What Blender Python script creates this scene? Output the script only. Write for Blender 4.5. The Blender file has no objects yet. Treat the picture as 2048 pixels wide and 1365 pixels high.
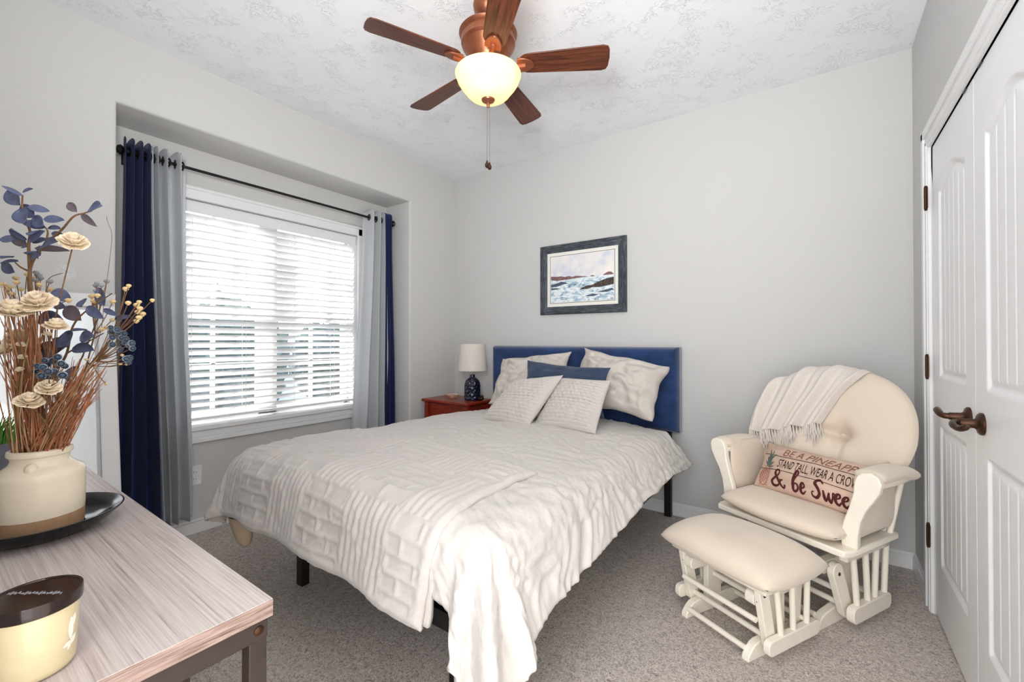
import bpy, bmesh, math, random
from mathutils import Vector, Matrix, noise, Euler
random.seed(7)
PI = math.pi
C = bpy.context.scene.collection
SC = bpy.context.scene

# ------------------------------------------------------------------ camera, world, light, exposure
YAW = math.radians(35.46)
FPX, CXP, HOR, EYE = 862.0, 1024.0, 681.0, 1.18
sY, cY = math.sin(YAW), math.cos(YAW)
PITCH = math.radians(0.45)
cam_d = bpy.data.cameras.new('camera'); cam = bpy.data.objects.new('camera', cam_d); C.objects.link(cam)
cam_d.sensor_width = 36.0; cam_d.lens = FPX / 2048 * 36.0
cam.location = (0, 0, EYE); cam.rotation_euler = (PI/2 + PITCH, 0, YAW)
cam_d.shift_y = -(682.5 + math.tan(PITCH) * FPX - HOR) / 2048.0
cam_d.clip_start = 0.02
SC.camera = cam
SC.view_settings.view_transform = 'Standard'; SC.view_settings.look = 'None'
SC.view_settings.gamma = 1.0; SC.view_settings.use_curve_mapping = False
SC.view_settings.exposure = 0.29
w = bpy.data.worlds.new('daylight'); SC.world = w; w.use_nodes = True
bg = w.node_tree.nodes['Background']; bg.inputs[0].default_value = (0.97, 0.985, 1.0, 1); bg.inputs[1].default_value = 3.4
sun_d = bpy.data.lights.new('sun', 'SUN'); sun = bpy.data.objects.new('sun', sun_d); C.objects.link(sun)
sun_d.energy = 9.0; sun_d.angle = math.radians(3); sun_d.color = (1, 0.97, 0.93)
sun.rotation_euler = Vector((0.62, 0.55, -0.50)).to_track_quat('-Z', 'Y').to_euler()

def area_light(name, loc, target, size, energy, col=(1, 1, 1)):
    d = bpy.data.lights.new(name, 'AREA'); d.shape = 'DISK'; d.size = size; d.energy = energy; d.color = col
    o = bpy.data.objects.new(name, d); C.objects.link(o); o.location = loc
    o.rotation_euler = (Vector(target)-Vector(loc)).to_track_quat('-Z', 'Y').to_euler(); return o
fd = bpy.data.lights.new('bounce_fill', 'SPOT'); fd.energy = 126; fd.spot_size = math.radians(150); fd.spot_blend = 0.9  # added fill spot, out of view, bounced off the ceiling to brighten the room
fd.shadow_soft_size = 0.2; fd.color = (0.97, 0.985, 1.0)
fo_ = bpy.data.objects.new('bounce_fill', fd); C.objects.link(fo_); fo_.location = (-0.2, -0.03, 1.65)
fo_.rotation_euler = (Vector((-1.0, 1.05, 2.95)) - Vector(fo_.location)).to_track_quat('-Z', 'Y').to_euler()
area_light('doorway_fill', (-0.08, -0.75, 1.35), (-0.7, 1.5, 0.6), 1.1, 12.5, (0.98, 0.99, 1.0))  # added fill lamp behind the camera, lifts the floor and lower walls

def at(px, py, t):
    u = (px - CXP) / FPX
    return Vector(((-sY + u*cY)*t, (cY + u*sY)*t, EYE - (py - HOR)/FPX*t))

# ------------------------------------------------------------------ materials
def srgb(r, g, b):
    f = lambda v: ((v/255)/12.92 if v/255 <= 0.04045 else ((v/255+0.055)/1.055)**2.4)
    return (f(r), f(g), f(b), 1)

class NT:
    def __init__(s, name):
        s.m = bpy.data.materials.new(name); s.m.use_nodes = True
        s.t = s.m.node_tree; s.b = s.t.nodes['Principled BSDF']; s.out = s.t.nodes['Material Output']
    def n(s, kind, **kw):
        x = s.t.nodes.new(kind)
        for k, v in kw.items(): setattr(x, k, v)
        return x
    def l(s, a, b): s.t.links.new(a, b)
    def coord(s, scale=(1,1,1), out='Object', rot=(0,0,0)):
        tc = s.n('ShaderNodeTexCoord'); mp = s.n('ShaderNodeMapping')
        mp.inputs['Scale'].default_value = scale; mp.inputs['Rotation'].default_value = rot
        s.l(tc.outputs[out], mp.inputs[0]); return mp.outputs[0]
    def noise(s, vec, scale, detail=3, rough=0.55, dist=0):
        x = s.n('ShaderNodeTexNoise'); x.inputs['Scale'].default_value = scale; x.inputs['Detail'].default_value = detail
        x.inputs['Roughness'].default_value = rough; x.inputs['Distortion'].default_value = dist
        s.l(vec, x.inputs['Vector']); return x.outputs['Fac']
    def ramp(s, fac, stops, interp='LINEAR'):
        x = s.n('ShaderNodeValToRGB'); x.color_ramp.interpolation = interp
        e = x.color_ramp.elements
        while len(e) < len(stops): e.new(0.5)
        for i, (p, c) in enumerate(stops): e[i].position = p; e[i].color = c
        s.l(fac, x.inputs[0]); return x.outputs[0]
    def bump(s, fac, strength=0.3, dist=0.01, prev=None):
        x = s.n('ShaderNodeBump'); x.inputs['Strength'].default_value = strength; x.inputs['Distance'].default_value = dist
        s.l(fac, x.inputs['Height'])
        if prev: s.l(prev, x.inputs['Normal'])
        return x.outputs[0]
    def set(s, color=None, rough=0.5, metal=0, spec=0.5, normal=None, sheen=0):
        if color is not None:
            if isinstance(color, tuple): s.b.inputs['Base Color'].default_value = color
            else: s.l(color, s.b.inputs['Base Color'])
        s.b.inputs['Roughness'].default_value = rough; s.b.inputs['Metallic'].default_value = metal
        s.b.inputs['Specular IOR Level'].default_value = spec
        s.b.inputs['Sheen Weight'].default_value = sheen
        if normal is not None: s.l(normal, s.b.inputs['Normal'])
        return s.m

def G(v): return (v, v, v, 1)
def plain(name, col, rough=0.5, metal=0, spec=0.5, sheen=0, nscale=None, nstr=0.2, ndist=0.003, vary=0.06, coord='Object', scl=(1,1,1)):
    m = NT(name); v = m.coord(scl, coord)
    f = m.noise(v, nscale or 30, 3)
    c0 = tuple(x*(1-vary) for x in col[:3]) + (1,); c1 = tuple(min(1, x*(1+vary)) for x in col[:3]) + (1,)
    color = m.ramp(f, [(0.3, c0), (0.7, c1)])
    nrm = m.bump(f, nstr, ndist) if nscale else None
    return m.set(color, rough, metal, spec, nrm, sheen)

M = {}
M['wall'] = plain('wall_paint', srgb(209, 208, 206), 0.75, spec=0.2, nscale=260, nstr=0.12, ndist=0.001, vary=0.012)
M['trim'] = plain('white_trim_paint', srgb(238, 238, 238), 0.35, spec=0.4, vary=0.01)
M['door'] = plain('white_door_paint', srgb(244, 244, 245), 0.4, spec=0.4, vary=0.01)
def ceiling_mat():
    m = NT('stomped_ceiling'); v = m.coord()
    a = m.noise(v, 9, 2, 0.5); big = m.ramp(a, [(0.48, G(0)), (0.6, G(1))])
    vv = m.n('ShaderNodeVectorMath', operation='ADD')
    nz = m.n('ShaderNodeTexNoise'); nz.inputs['Scale'].default_value = 14; m.l(v, nz.inputs['Vector'])
    sc = m.n('ShaderNodeVectorMath', operation='SCALE'); sc.inputs['Scale'].default_value = 0.16
    m.l(nz.outputs['Color'], sc.inputs[0]); m.l(v, vv.inputs[0]); m.l(sc.outputs[0], vv.inputs[1])
    f = m.noise(vv.outputs[0], 26, 3, 0.5, 0.6)
    rid = m.ramp(f, [(0.46, G(0)), (0.5, G(1)), (0.54, G(0.1)), (0.8, G(0))])
    mul = m.n('ShaderNodeMath', operation='MULTIPLY'); m.l(rid, mul.inputs[0]); m.l(big, mul.inputs[1])
    return m.set(srgb(246, 247, 249), 0.85, spec=0.15, normal=m.bump(mul.outputs[0], 0.58, 0.005))
M['ceiling'] = ceiling_mat()
def carpet_mat():
    m = NT('frieze_carpet'); v = m.coord()
    a = m.noise(v, 70, 3, 0.6, 1.8); b = m.noise(v, 1.8, 3); d = m.noise(v, 330, 2, 0.6); e = m.noise(v, 115, 2, 0.5, 2.5)
    c = m.ramp(a, [(0.32, srgb(158, 144, 135)), (0.5, srgb(222, 208, 198)), (0.68, srgb(248, 237, 228))])
    dk = m.ramp(e, [(0.33, G(0.25)), (0.40, G(1))])
    mx = m.n('ShaderNodeMix', data_type='RGBA', blend_type='MULTIPLY'); mx.inputs[0].default_value = 1
    m.l(c, mx.inputs[6]); m.l(dk, mx.inputs[7])
    my = m.n('ShaderNodeMix', data_type='RGBA', blend_type='MULTIPLY'); my.inputs[0].default_value = 1
    m.l(mx.outputs[2], my.inputs[6]); m.l(m.ramp(b, [(0.3, G(0.86)), (0.7, G(1))]), my.inputs[7])
    ad = m.n('ShaderNodeMath', operation='ADD'); m.l(a, ad.inputs[0]); m.l(d, ad.inputs[1])
    ad2 = m.n('ShaderNodeMath', operation='ADD'); m.l(ad.outputs[0], ad2.inputs[0]); m.l(e, ad2.inputs[1])
    return m.set(my.outputs[2], 0.95, spec=0.1, normal=m.bump(ad2.outputs[0], 0.6, 0.010), sheen=0.25)
M['carpet'] = carpet_mat()
def wood(name, dark, mid, light, scale=(1, 14, 14), ns=5, rough=0.4, bump=0.15, dist=1.2, spec=0.4, p=(0.3,0.5,0.72)):
    m = NT(name); v = m.coord(scale)
    f = m.noise(v, ns, 6, 0.62, dist)
    c = m.ramp(f, [(p[0], dark), (p[1], mid), (p[2], light)])
    return m.set(c, rough, spec=spec, normal=m.bump(f, bump, 0.002))
M['tabletop'] = wood('grey_oak_laminate', srgb(120, 103, 97), srgb(190, 176, 171), srgb(214, 204, 200), (1.3, 85, 85), 3.0, 0.3, 0.25, 0.35, p=(0.22, 0.44, 0.7))
M['table_edge'] = wood('oak_laminate_edge', srgb(84, 66, 58), srgb(150, 126, 116), srgb(186, 164, 154), (1, 3, 70), 4, 0.5)
M['cherry'] = wood('cherry_wood', srgb(92, 26, 14), srgb(140, 46, 26), srgb(168, 62, 36), (1, 10, 10), 4, 0.3)
M['blade'] = wood('walnut_blade', srgb(54, 28, 18), srgb(90, 47, 30), srgb(122, 68, 44), (1, 16, 16), 4, 0.33)
M['frame_wood'] = wood('blue_grey_stained_wood', srgb(34, 38, 44), srgb(62, 68, 76), srgb(112, 116, 122), (1.2, 9, 9), 6, 0.45, 0.2, 2.2)
M['bronze'] = plain('brushed_bronze', srgb(150, 92, 66), 0.36, 0.7, nscale=40, nstr=0.05, vary=0.12)
M['darkbronze'] = plain('oil_rubbed_bronze', srgb(74, 50, 36), 0.35, 0.8, vary=0.2)
M['black_metal'] = plain('black_metal', srgb(26, 23, 23), 0.4, 0.3, vary=0.1)
M['table_metal'] = plain('dark_brown_metal', srgb(62, 50, 46), 0.45, 0.3, vary=0.08)
M['steel'] = plain('steel', srgb(170, 170, 172), 0.3, 0.9)
M['chain'] = plain('dark_chain', srgb(120, 108, 100), 0.4, 0.8)
M['navy_velvet'] = plain('navy_velvet', srgb(32, 57, 102), 0.8, spec=0.2, sheen=0.6, nscale=9, nstr=0.15, ndist=0.01, vary=0.35)
M['navy_cotton'] = plain('navy_cotton', srgb(58, 70, 94), 0.85, spec=0.15, sheen=0.2, nscale=12, nstr=0.3, ndist=0.01, vary=0.1)
M['dark_sheet'] = plain('charcoal_sheet', srgb(52, 50, 56), 0.9, spec=0.1, vary=0.1)
M['comforter'] = plain('ruched_ivory_cotton', srgb(211, 205, 200), 0.9, spec=0.1, sheen=0.15, nscale=55, nstr=0.35, ndist=0.006, vary=0.025)
M['tan'] = plain('tan_lining', srgb(208, 188, 160), 0.9, spec=0.1, nscale=30, nstr=0.2)
M['fleece'] = plain('embossed_ivory_fleece', srgb(207, 200, 195), 0.95, spec=0.08, sheen=0.4, nscale=300, nstr=0.5, ndist=0.003, vary=0.04)
M['sham'] = plain('wrinkled_ivory_cotton', srgb(206, 199, 191), 0.9, spec=0.1, nscale=24, nstr=0.4, ndist=0.01, vary=0.03)
M['cushion'] = plain('ribbed_plush_ivory', srgb(204, 197, 191), 0.95, spec=0.08, sheen=0.4, nscale=200, nstr=0.3, vary=0.03)
M['micro'] = plain('cream_microfibre', srgb(226, 211, 193), 0.92, spec=0.08, sheen=0.35, nscale=7, nstr=0.08, ndist=0.01, vary=0.025)
M['cream_wood'] = plain('cream_painted_wood', srgb(247, 239, 224), 0.4, spec=0.4, vary=0.02)
M['knit'] = plain('cream_knit_throw', srgb(226, 217, 209), 0.95, spec=0.08, sheen=0.3, nscale=160, nstr=0.5, ndist=0.003, vary=0.04)
M['print_pillow'] = plain('printed_plank_canvas', srgb(206, 178, 160), 0.9, spec=0.1, nscale=5, nstr=0.1, vary=0.1)
M['ink'] = plain('black_ink', srgb(44, 34, 34), 0.9, spec=0.1)
M['maroon'] = plain('maroon_ink', srgb(86, 42, 42), 0.9, spec=0.1)
M['brown_ink'] = plain('brown_ink', srgb(140, 98, 80), 0.9, spec=0.1)
M['green_ink'] = plain('grey_green_ink', srgb(92, 104, 98), 0.9, spec=0.1)
M['red_ink'] = plain('faded_red_ink', srgb(176, 108, 98), 0.9, spec=0.1)
def curtain_mat(name, col, trans, sheen=0.1, weave=(60, 60, 900), rough=0.7):
    m = NT(name); v = m.coord(weave); f = m.noise(v, 1.0, 3, 0.6)
    c0 = tuple(x*0.9 for x in col[:3]) + (1,); c1 = tuple(min(1, x*1.08) for x in col[:3]) + (1,)
    color = m.ramp(f, [(0.3, c0), (0.7, c1)])
    m.set(color, rough, spec=0.25, sheen=sheen, normal=m.bump(f, 0.1, 0.002))
    tr = m.n('ShaderNodeBsdfTranslucent'); m.l(color, tr.inputs[0])
    mx = m.n('ShaderNodeMixShader'); mx.inputs[0].default_value = trans
    m.l(m.b.outputs[0], mx.inputs[1]); m.l(tr.outputs[0], mx.inputs[2]); m.l(mx.outputs[0], m.out.inputs[0])
    return m.m
M['curtain_grey'] = curtain_mat('silver_grey_sateen', srgb(232, 234, 237), 0.46, rough=0.42)
M['curtain_navy'] = curtain_mat('navy_sateen', srgb(50, 58, 102), 0.08, sheen=0.05, rough=0.42)
M['blind'] = curtain_mat('white_blind_slat', srgb(244, 244, 244), 0.4, 0, (5, 5, 5), 0.4)
M['shade'] = curtain_mat('white_linen_shade', srgb(246, 238, 230), 0.3, 0, (300, 300, 300), 0.9)
M['navy_glaze'] = plain('navy_glaze', srgb(14, 20, 44), 0.08, spec=0.7, vary=0.2)
M['crock'] = plain('cream_stoneware_glaze', srgb(238, 224, 200), 0.18, spec=0.5, vary=0.02)
M['clay'] = plain('raw_clay', srgb(176, 140, 108), 0.85, spec=0.1, nscale=120, nstr=0.2, vary=0.1)
M['blackplate'] = plain('black_glazed_ceramic', srgb(10, 11, 13), 0.1, spec=0.3, vary=0.1)
M['lid'] = plain('dark_gloss_lid', srgb(48, 36, 34), 0.14, 0.35, spec=0.6, vary=0.2)
M['wax'] = plain('cream_candle_glass', srgb(220, 204, 164), 0.12, spec=0.6, vary=0.03)
M['decal'] = plain('white_decal', srgb(250, 242, 228), 0.6)
M['silver_ink'] = plain('silver_lettering', srgb(190, 190, 196), 0.35, 0.3)
M['leaf'] = plain('dusty_blue_leaf', srgb(92, 98, 126), 0.6, spec=0.3, nscale=40, vary=0.25)
M['leaf2'] = plain('mauve_brown_leaf', srgb(108, 96, 104), 0.65, spec=0.3, nscale=40, vary=0.2)
M['stem'] = plain('brown_stem', srgb(122, 88, 58), 0.8, vary=0.2)
M['stalk'] = plain('russet_grass', srgb(176, 112, 78), 0.8, vary=0.3)
M['stalk_tan'] = plain('tan_grass', srgb(196, 156, 116), 0.8, vary=0.25)
M['blossom'] = plain('cream_wood_blossom', srgb(252, 232, 204), 0.85, spec=0.1, nscale=60, nstr=0.3, vary=0.05)
M['button'] = plain('cream_button_head', srgb(226, 198, 146), 0.85, spec=0.1, nscale=200, nstr=0.3, vary=0.12)
M['grey_button'] = plain('grey_button_head', srgb(150, 152, 156), 0.85, nscale=200, vary=0.12)
M['thistle'] = plain('dusty_blue_thistle', srgb(142, 154, 168), 0.85, spec=0.1, nscale=300, nstr=0.6, vary=0.4)
M['thistle_dark'] = plain('dark_blue_thistle_eye', srgb(82, 94, 112), 0.9, spec=0.1, nscale=300, vary=0.3)
M['puff'] = plain('white_seed_puff', srgb(226, 228, 230), 0.9, vary=0.05)
M['grass'] = plain('green_grass_blade', srgb(96, 150, 62), 0.6, vary=0.35)
M['pot'] = plain('grey_pot', srgb(104, 106, 114), 0.6, vary=0.1)
M['plastic'] = plain('white_plastic', srgb(240, 240, 238), 0.35)
M['dish'] = plain('shell_dish', srgb(226, 190, 156), 0.35, vary=0.15)
M['amethyst'] = plain('purple_stone', srgb(82, 60, 110), 0.3, vary=0.3)
M['paper'] = plain('mat_board', srgb(240, 238, 230), 0.9, spec=0.1, vary=0.01)
M['outside_hedge'] = plain('hedge_leaves', srgb(62, 84, 88), 0.9, nscale=6, nstr=0.6, ndist=0.1, vary=0.6)
M['outside_ground'] = plain('shaded_asphalt', srgb(74, 94, 108), 0.9, nscale=3, vary=0.25)
M['brick'] = plain('outside_siding', srgb(150, 160, 168), 0.9, vary=0.2)
def mirror_mat():
    m = NT('mirror_silver'); return m.set((0.86, 0.9, 0.93, 1), 0.02, 1.0)
M['mirror'] = mirror_mat()
def glass_mat():
    m = NT('window_glass'); m.t.nodes.remove(m.b)
    t = m.n('ShaderNodeBsdfTransparent'); g = m.n('ShaderNodeBsdfGlossy'); g.inputs['Roughness'].default_value = 0.02
    x = m.n('ShaderNodeMixShader'); x.inputs[0].default_value = 0.06
    m.l(t.outputs[0], x.inputs[1]); m.l(g.outputs[0], x.inputs[2]); m.l(x.outputs[0], m.out.inputs[0]); return m.m
M['glass'] = glass_mat()
def bowl_mat():
    m = NT('amber_alabaster_glass'); v = m.coord(); f = m.noise(v, 14, 3)
    col = m.ramp(f, [(0.3, (0.98, 0.76, 0.42, 1)), (0.7, (1.0, 0.85, 0.55, 1))])
    m.set(col, 0.25, spec=0.5)
    tr = m.n('ShaderNodeBsdfTranslucent'); m.l(col, tr.inputs[0])
    x = m.n('ShaderNodeMixShader'); x.inputs[0].default_value = 0.2
    em = m.n('ShaderNodeEmission'); em.inputs[1].default_value = 0.12; m.l(col, em.inputs[0])
    ad = m.n('ShaderNodeAddShader')
    m.l(m.b.outputs[0], x.inputs[1]); m.l(tr.outputs[0], x.inputs[2]); m.l(x.outputs[0], ad.inputs[0]); m.l(em.outputs[0], ad.inputs[1])
    m.l(ad.outputs[0], m.out.inputs[0]); return m.m
M['bowl'] = bowl_mat()

# ------------------------------------------------------------------ mesh helpers
class MB:
    def __init__(s): s.v = []; s.f = []; s.mi = []
    def add(s, v, f, mi=0):
        o = len(s.v); s.v += [Vector(x) for x in v]; s.f += [tuple(i+o for i in q) for q in f]; s.mi += [mi]*len(f); return s
    def box(s, x0, x1, y0, y1, z0, z1, mi=0, M4=None):
        v = [Vector((x, y, z)) for z in (z0, z1) for y in (y0, y1) for x in (x0, x1)]
        if M4: v = [M4 @ p for p in v]
        return s.add(v, [(0,2,3,1), (4,5,7,6), (0,1,5,4), (2,6,7,3), (0,4,6,2), (1,3,7,5)], mi)
    def bar(s, a, b, w, h, up=(0,0,1), mi=0):
        a, b = Vector(a), Vector(b); d = (b-a).normalized(); up = Vector(up)
        r = d.cross(up)
        if r.length < 1e-5: r = d.cross(Vector((1,0,0)))
        r.normalize(); u = r.cross(d)
        v = [p + r*i*w/2 + u*j*h/2 for p in (a, b) for j in (-1, 1) for i in (-1, 1)]
        return s.add(v, [(0,2,3,1), (4,5,7,6), (0,1,5,4), (2,6,7,3), (0,4,6,2), (1,3,7,5)], mi)
    def tube(s, pts, r, n=8, mi=0, cap=True):
        pts = [Vector(p) for p in pts]
        rs = r if isinstance(r, (list, tuple)) else [r]*len(pts)
        vs = []; prev = None
        for i, p in enumerate(pts):
            d = (pts[min(i+1, len(pts)-1)] - pts[max(i-1, 0)])
            d = d.normalized() if d.length > 1e-9 else Vector((0,0,1))
            if prev is None:
                a = d.cross(Vector((0,0,1)))
                if a.length < 1e-3: a = d.cross(Vector((1,0,0)))
            else:
                a = prev - d*prev.dot(d)
                if a.length < 1e-5: a = d.cross(Vector((0.3,1,0.2)))
            a.normalize(); prev = a; b = d.cross(a)
            vs += [p + (a*math.cos(2*PI*k/n) + b*math.sin(2*PI*k/n))*rs[i] for k in range(n)]
        fs = [(i*n+k, i*n+(k+1)%n, (i+1)*n+(k+1)%n, (i+1)*n+k) for i in range(len(pts)-1) for k in range(n)]
        if cap: fs += [tuple(range(n-1, -1, -1)), tuple((len(pts)-1)*n+k for k in range(n))]
        return s.add(vs, fs, mi)
    def lathe(s, prof, n=32, c=(0,0,0), mi=0, M4=None):
        c = Vector(c)
        vs = [Vector((r*math.cos(2*PI*k/n), r*math.sin(2*PI*k/n), z)) for r, z in prof for k in range(n)]
        vs = [(M4 @ x if M4 else x) + c for x in vs]
        fs = [(i*n+k, i*n+(k+1)%n, (i+1)*n+(k+1)%n, (i+1)*n+k) for i in range(len(prof)-1) for k in range(n)]
        if prof[0][0] > 1e-6: fs.append(tuple(range(n-1, -1, -1)))
        if prof[-1][0] > 1e-6: fs.append(tuple((len(prof)-1)*n+k for k in range(n)))
        return s.add(vs, fs, mi)
    def grid(s, fn, nu, nv, mi=0, cu=False):
        vs = [fn(i/nu, j/nv) for j in range(nv+1) for i in range(nu if cu else nu+1)]
        W = nu if cu else nu+1
        fs = [(j*W+i, j*W+(i+1)%W, (j+1)*W+(i+1)%W, (j+1)*W+i) for j in range(nv) for i in range(nu)]
        return s.add(vs, fs, mi)
    def prism(s, poly, h0, h1, M4=None, mi=0):
        n = len(poly)
        v = [Vector((x, y, h)) for h in (h0, h1) for x, y in poly]
        if M4: v = [M4 @ p for p in v]
        return s.add(v, [tuple(range(n-1, -1, -1)), tuple(range(n, 2*n))] + [(i, (i+1)%n, n+(i+1)%n, n+i) for i in range(n)], mi)
    def ball(s, c, r, nu=12, nv=8, mi=0, sc=(1,1,1)):
        c = Vector(c)
        def f(u, v):
            a, b = 2*PI*u, PI*v
            return c + Vector((math.sin(b)*math.cos(a)*sc[0], math.sin(b)*math.sin(a)*sc[1], -math.cos(b)*sc[2]))*r
        return s.grid(f, nu, nv, mi, True)
    def build(s, name, mats, parent=None, smooth=True, ang=35, bevel=0, seg=2, solid=0, weld=True, sub=0):
        me = bpy.data.meshes.new(name); me.from_pydata([tuple(v) for v in s.v], [], s.f)
        mats = mats if isinstance(mats, (list, tuple)) else [mats]
        for m in mats: me.materials.append(m)
        me.polygons.foreach_set('material_index', s.mi)
        bm = bmesh.new(); bm.from_mesh(me)
        if weld: bmesh.ops.remove_doubles(bm, verts=bm.verts, dist=1e-6)
        bmesh.ops.recalc_face_normals(bm, faces=bm.faces)
        bm.to_mesh(me); bm.free()
        if smooth:
            me.shade_smooth(); me.set_sharp_from_angle(angle=math.radians(ang))
        me.update()
        o = bpy.data.objects.new(name, me); C.objects.link(o)
        if parent: o.parent = parent
        if bevel:
            b = o.modifiers.new('bevel', 'BEVEL'); b.width = bevel; b.segments = seg; b.limit_method = 'ANGLE'; b.angle_limit = math.radians(40)
        if solid:
            d = o.modifiers.new('solid', 'SOLIDIFY'); d.thickness = abs(solid); d.offset = -1 if solid > 0 else 1
        if sub:
            d = o.modifiers.new('sub', 'SUBSURF'); d.levels = sub; d.render_levels = sub
        return o

def tag(o, label, cat, group=None, kind=None):
    o['label'] = label; o['category'] = cat
    if group: o['group'] = group
    if kind: o['kind'] = kind
    return o
def thing(name, label, cat, loc=(0,0,0), rz=0, group=None):
    o = bpy.data.objects.new(name, None); C.objects.link(o); o.empty_display_size = 0.1
    o.location = loc; o.rotation_euler = (0, 0, rz)
    return tag(o, label, cat, group)
def struct(o): o['kind'] = 'structure'; return o
def smoothstep(a, b, x):
    t = max(0, min(1, (x-a)/(b-a))); return t*t*(3-2*t)
def lerp(a, b, t): return a + (b-a)*t
def nz(x, y, z=0): return noise.noise(Vector((x, y, z)))
def cat_rom(P, t):
    P = [Vector(p) for p in P]; n = len(P)-1; f = max(0, min(n-1e-6, t*n)); i = int(f); f -= i
    p0, p1, p2, p3 = P[max(i-1,0)], P[i], P[i+1], P[min(i+2,n)]
    return 0.5*((2*p1) + (p2-p0)*f + (2*p0-5*p1+4*p2-p3)*f*f + (3*p1-p0-3*p2+p3)*f**3)
def curve_pts(P, n): return [cat_rom(P, i/n) for i in range(n+1)]
def text_mesh(txt, size=1.0, shear=0.0, offset=0.0):
    cu = bpy.data.curves.new('txt', 'FONT'); cu.body = txt; cu.size = size; cu.shear = shear; cu.offset = offset; cu.resolution_u = 4
    o = bpy.data.objects.new('txt', cu); C.objects.link(o); bpy.context.view_layer.update()
    me = bpy.data.meshes.new_from_object(o.evaluated_get(bpy.context.evaluated_depsgraph_get()))
    vs = [v.co.copy() for v in me.vertices]; fs = [tuple(p.vertices) for p in me.polygons]
    bpy.data.objects.remove(o); bpy.data.curves.remove(cu); bpy.data.meshes.remove(me)
    return vs, fs

# ------------------------------------------------------------------ room shell
XL, XR, YB, ZC, XI, YF = -2.81, 0.40, 3.018, 2.70, -3.12, -0.08
AY0, AY1, AZ = 0.594, 2.46, 2.355
WY0, WY1, WZ0, WZ1 = 0.87, 2.165, 0.655, 2.045     # window opening
struct(MB().box(-3.3, 0.75, -0.9, 3.1, -0.05, 0).build('floor', M['carpet'], smooth=False))
struct(MB().box(-3.3, 0.75, YF, 3.1, ZC, ZC+0.05).build('ceiling', M['ceiling'], smooth=False))
struct(MB().box(-3.3, 0.75, YB, YB+0.1, 0, ZC).build('wall_back', M['wall'], smooth=False))
def wall_left():
    bm = bmesh.new()
    ys = [YF, AY0, AY1, YB]; zs = [0, AZ, ZC]
    g = {}
    def V(x, y, z):
        k = (round(x,4), round(y,4), round(z,4))
        if k not in g: g[k] = bm.verts.new(k)
        return g[k]
    def F(*p): bm.faces.new([V(*q) for q in p])
    for i in range(3):
        for j in range(2):
            if i == 1 and j == 0: continue
            F((XL,ys[i],zs[j]), (XL,ys[i+1],zs[j]), (XL,ys[i+1],zs[j+1]), (XL,ys[i],zs[j+1]))
    F((XL,AY0,0), (XL,AY0,AZ), (XI,AY0,AZ), (XI,AY0,0))
    F((XL,AY1,0), (XI,AY1,0), (XI,AY1,AZ), (XL,AY1,AZ))
    F((XL,AY0,AZ), (XL,AY1,AZ), (XI,AY1,AZ), (XI,AY0,AZ))
    yy = [AY0, WY0, WY1, AY1]; zz = [0, WZ0, WZ1, AZ]
    for i in range(3):
        for j in range(3):
            if i == 1 and j == 1: continue
            F((XI,yy[i],zz[j]), (XI,yy[i+1],zz[j]), (XI,yy[i+1],zz[j+1]), (XI,yy[i],zz[j+1]))
    x2 = XI-0.13                       # reveal of the window opening
    F((XI,WY0,WZ0), (XI,WY1,WZ0), (x2,WY1,WZ0), (x2,WY0,WZ0)); F((XI,WY0,WZ1), (XI,WY1,WZ1), (x2,WY1,WZ1), (x2,WY0,WZ1))
    F((XI,WY0,WZ0), (XI,WY0,WZ1), (x2,WY0,WZ1), (x2,WY0,WZ0)); F((XI,WY1,WZ0), (XI,WY1,WZ1), (x2,WY1,WZ1), (x2,WY1,WZ0))
    bm.edges.ensure_lookup_table()
    ed = []
    for e in bm.edges:
        a, b = e.verts[0].co, e.verts[1].co
        if abs(a.x-XL) < 1e-4 and abs(b.x-XL) < 1e-4:
            if abs(a.y-b.y) < 1e-4 and (abs(a.y-AY0) < 1e-4 or abs(a.y-AY1) < 1e-4) and max(a.z, b.z) < AZ+1e-3: ed.append(e)
            if abs(a.z-b.z) < 1e-4 and abs(a.z-AZ) < 1e-4 and min(a.y, b.y) > AY0-1e-3 and max(a.y, b.y) < AY1+1e-3: ed.append(e)
    bmesh.ops.recalc_face_normals(bm, faces=bm.faces)
    bmesh.ops.bevel(bm, geom=ed, offset=0.018, segments=4, affect='EDGES', profile=0.5)
    me = bpy.data.meshes.new('wall_left'); bm.to_mesh(me); bm.free(); me.materials.append(M['wall'])
    me.shade_smooth(); me.set_sharp_from_angle(angle=math.radians(40))
    o = bpy.data.objects.new('wall_left', me); C.objects.link(o); return o
struct(wall_left())
# wall behind the console table; the photograph is taken from its open doorway
b = MB(); b.box(-3.3, -0.56, YF-0.1, YF, 0, ZC); b.box(-0.56, XR+0.1, YF-0.1, YF, 2.06, ZC)
struct(b.build('wall_front', M['wall'], smooth=False))
# right wall with the closet opening
DY0, DY1, DZ = 1.355, 2.575, 2.02
b = MB()
b.box(XR, XR+0.1, DY1, YB, 0, ZC); b.box(XR, XR+0.1, DY0, DY1, DZ, ZC); b.box(XR, XR+0.1, YF-0.1, DY0, 0, ZC)
struct(b.build('wall_right', M['wall'], smooth=False))
struct(MB().box(XR+0.15, XR+0.2, DY0-0.1, DY1+0.1, 0, DZ+0.1).build('wall_closet', M['wall'], smooth=False))
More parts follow.
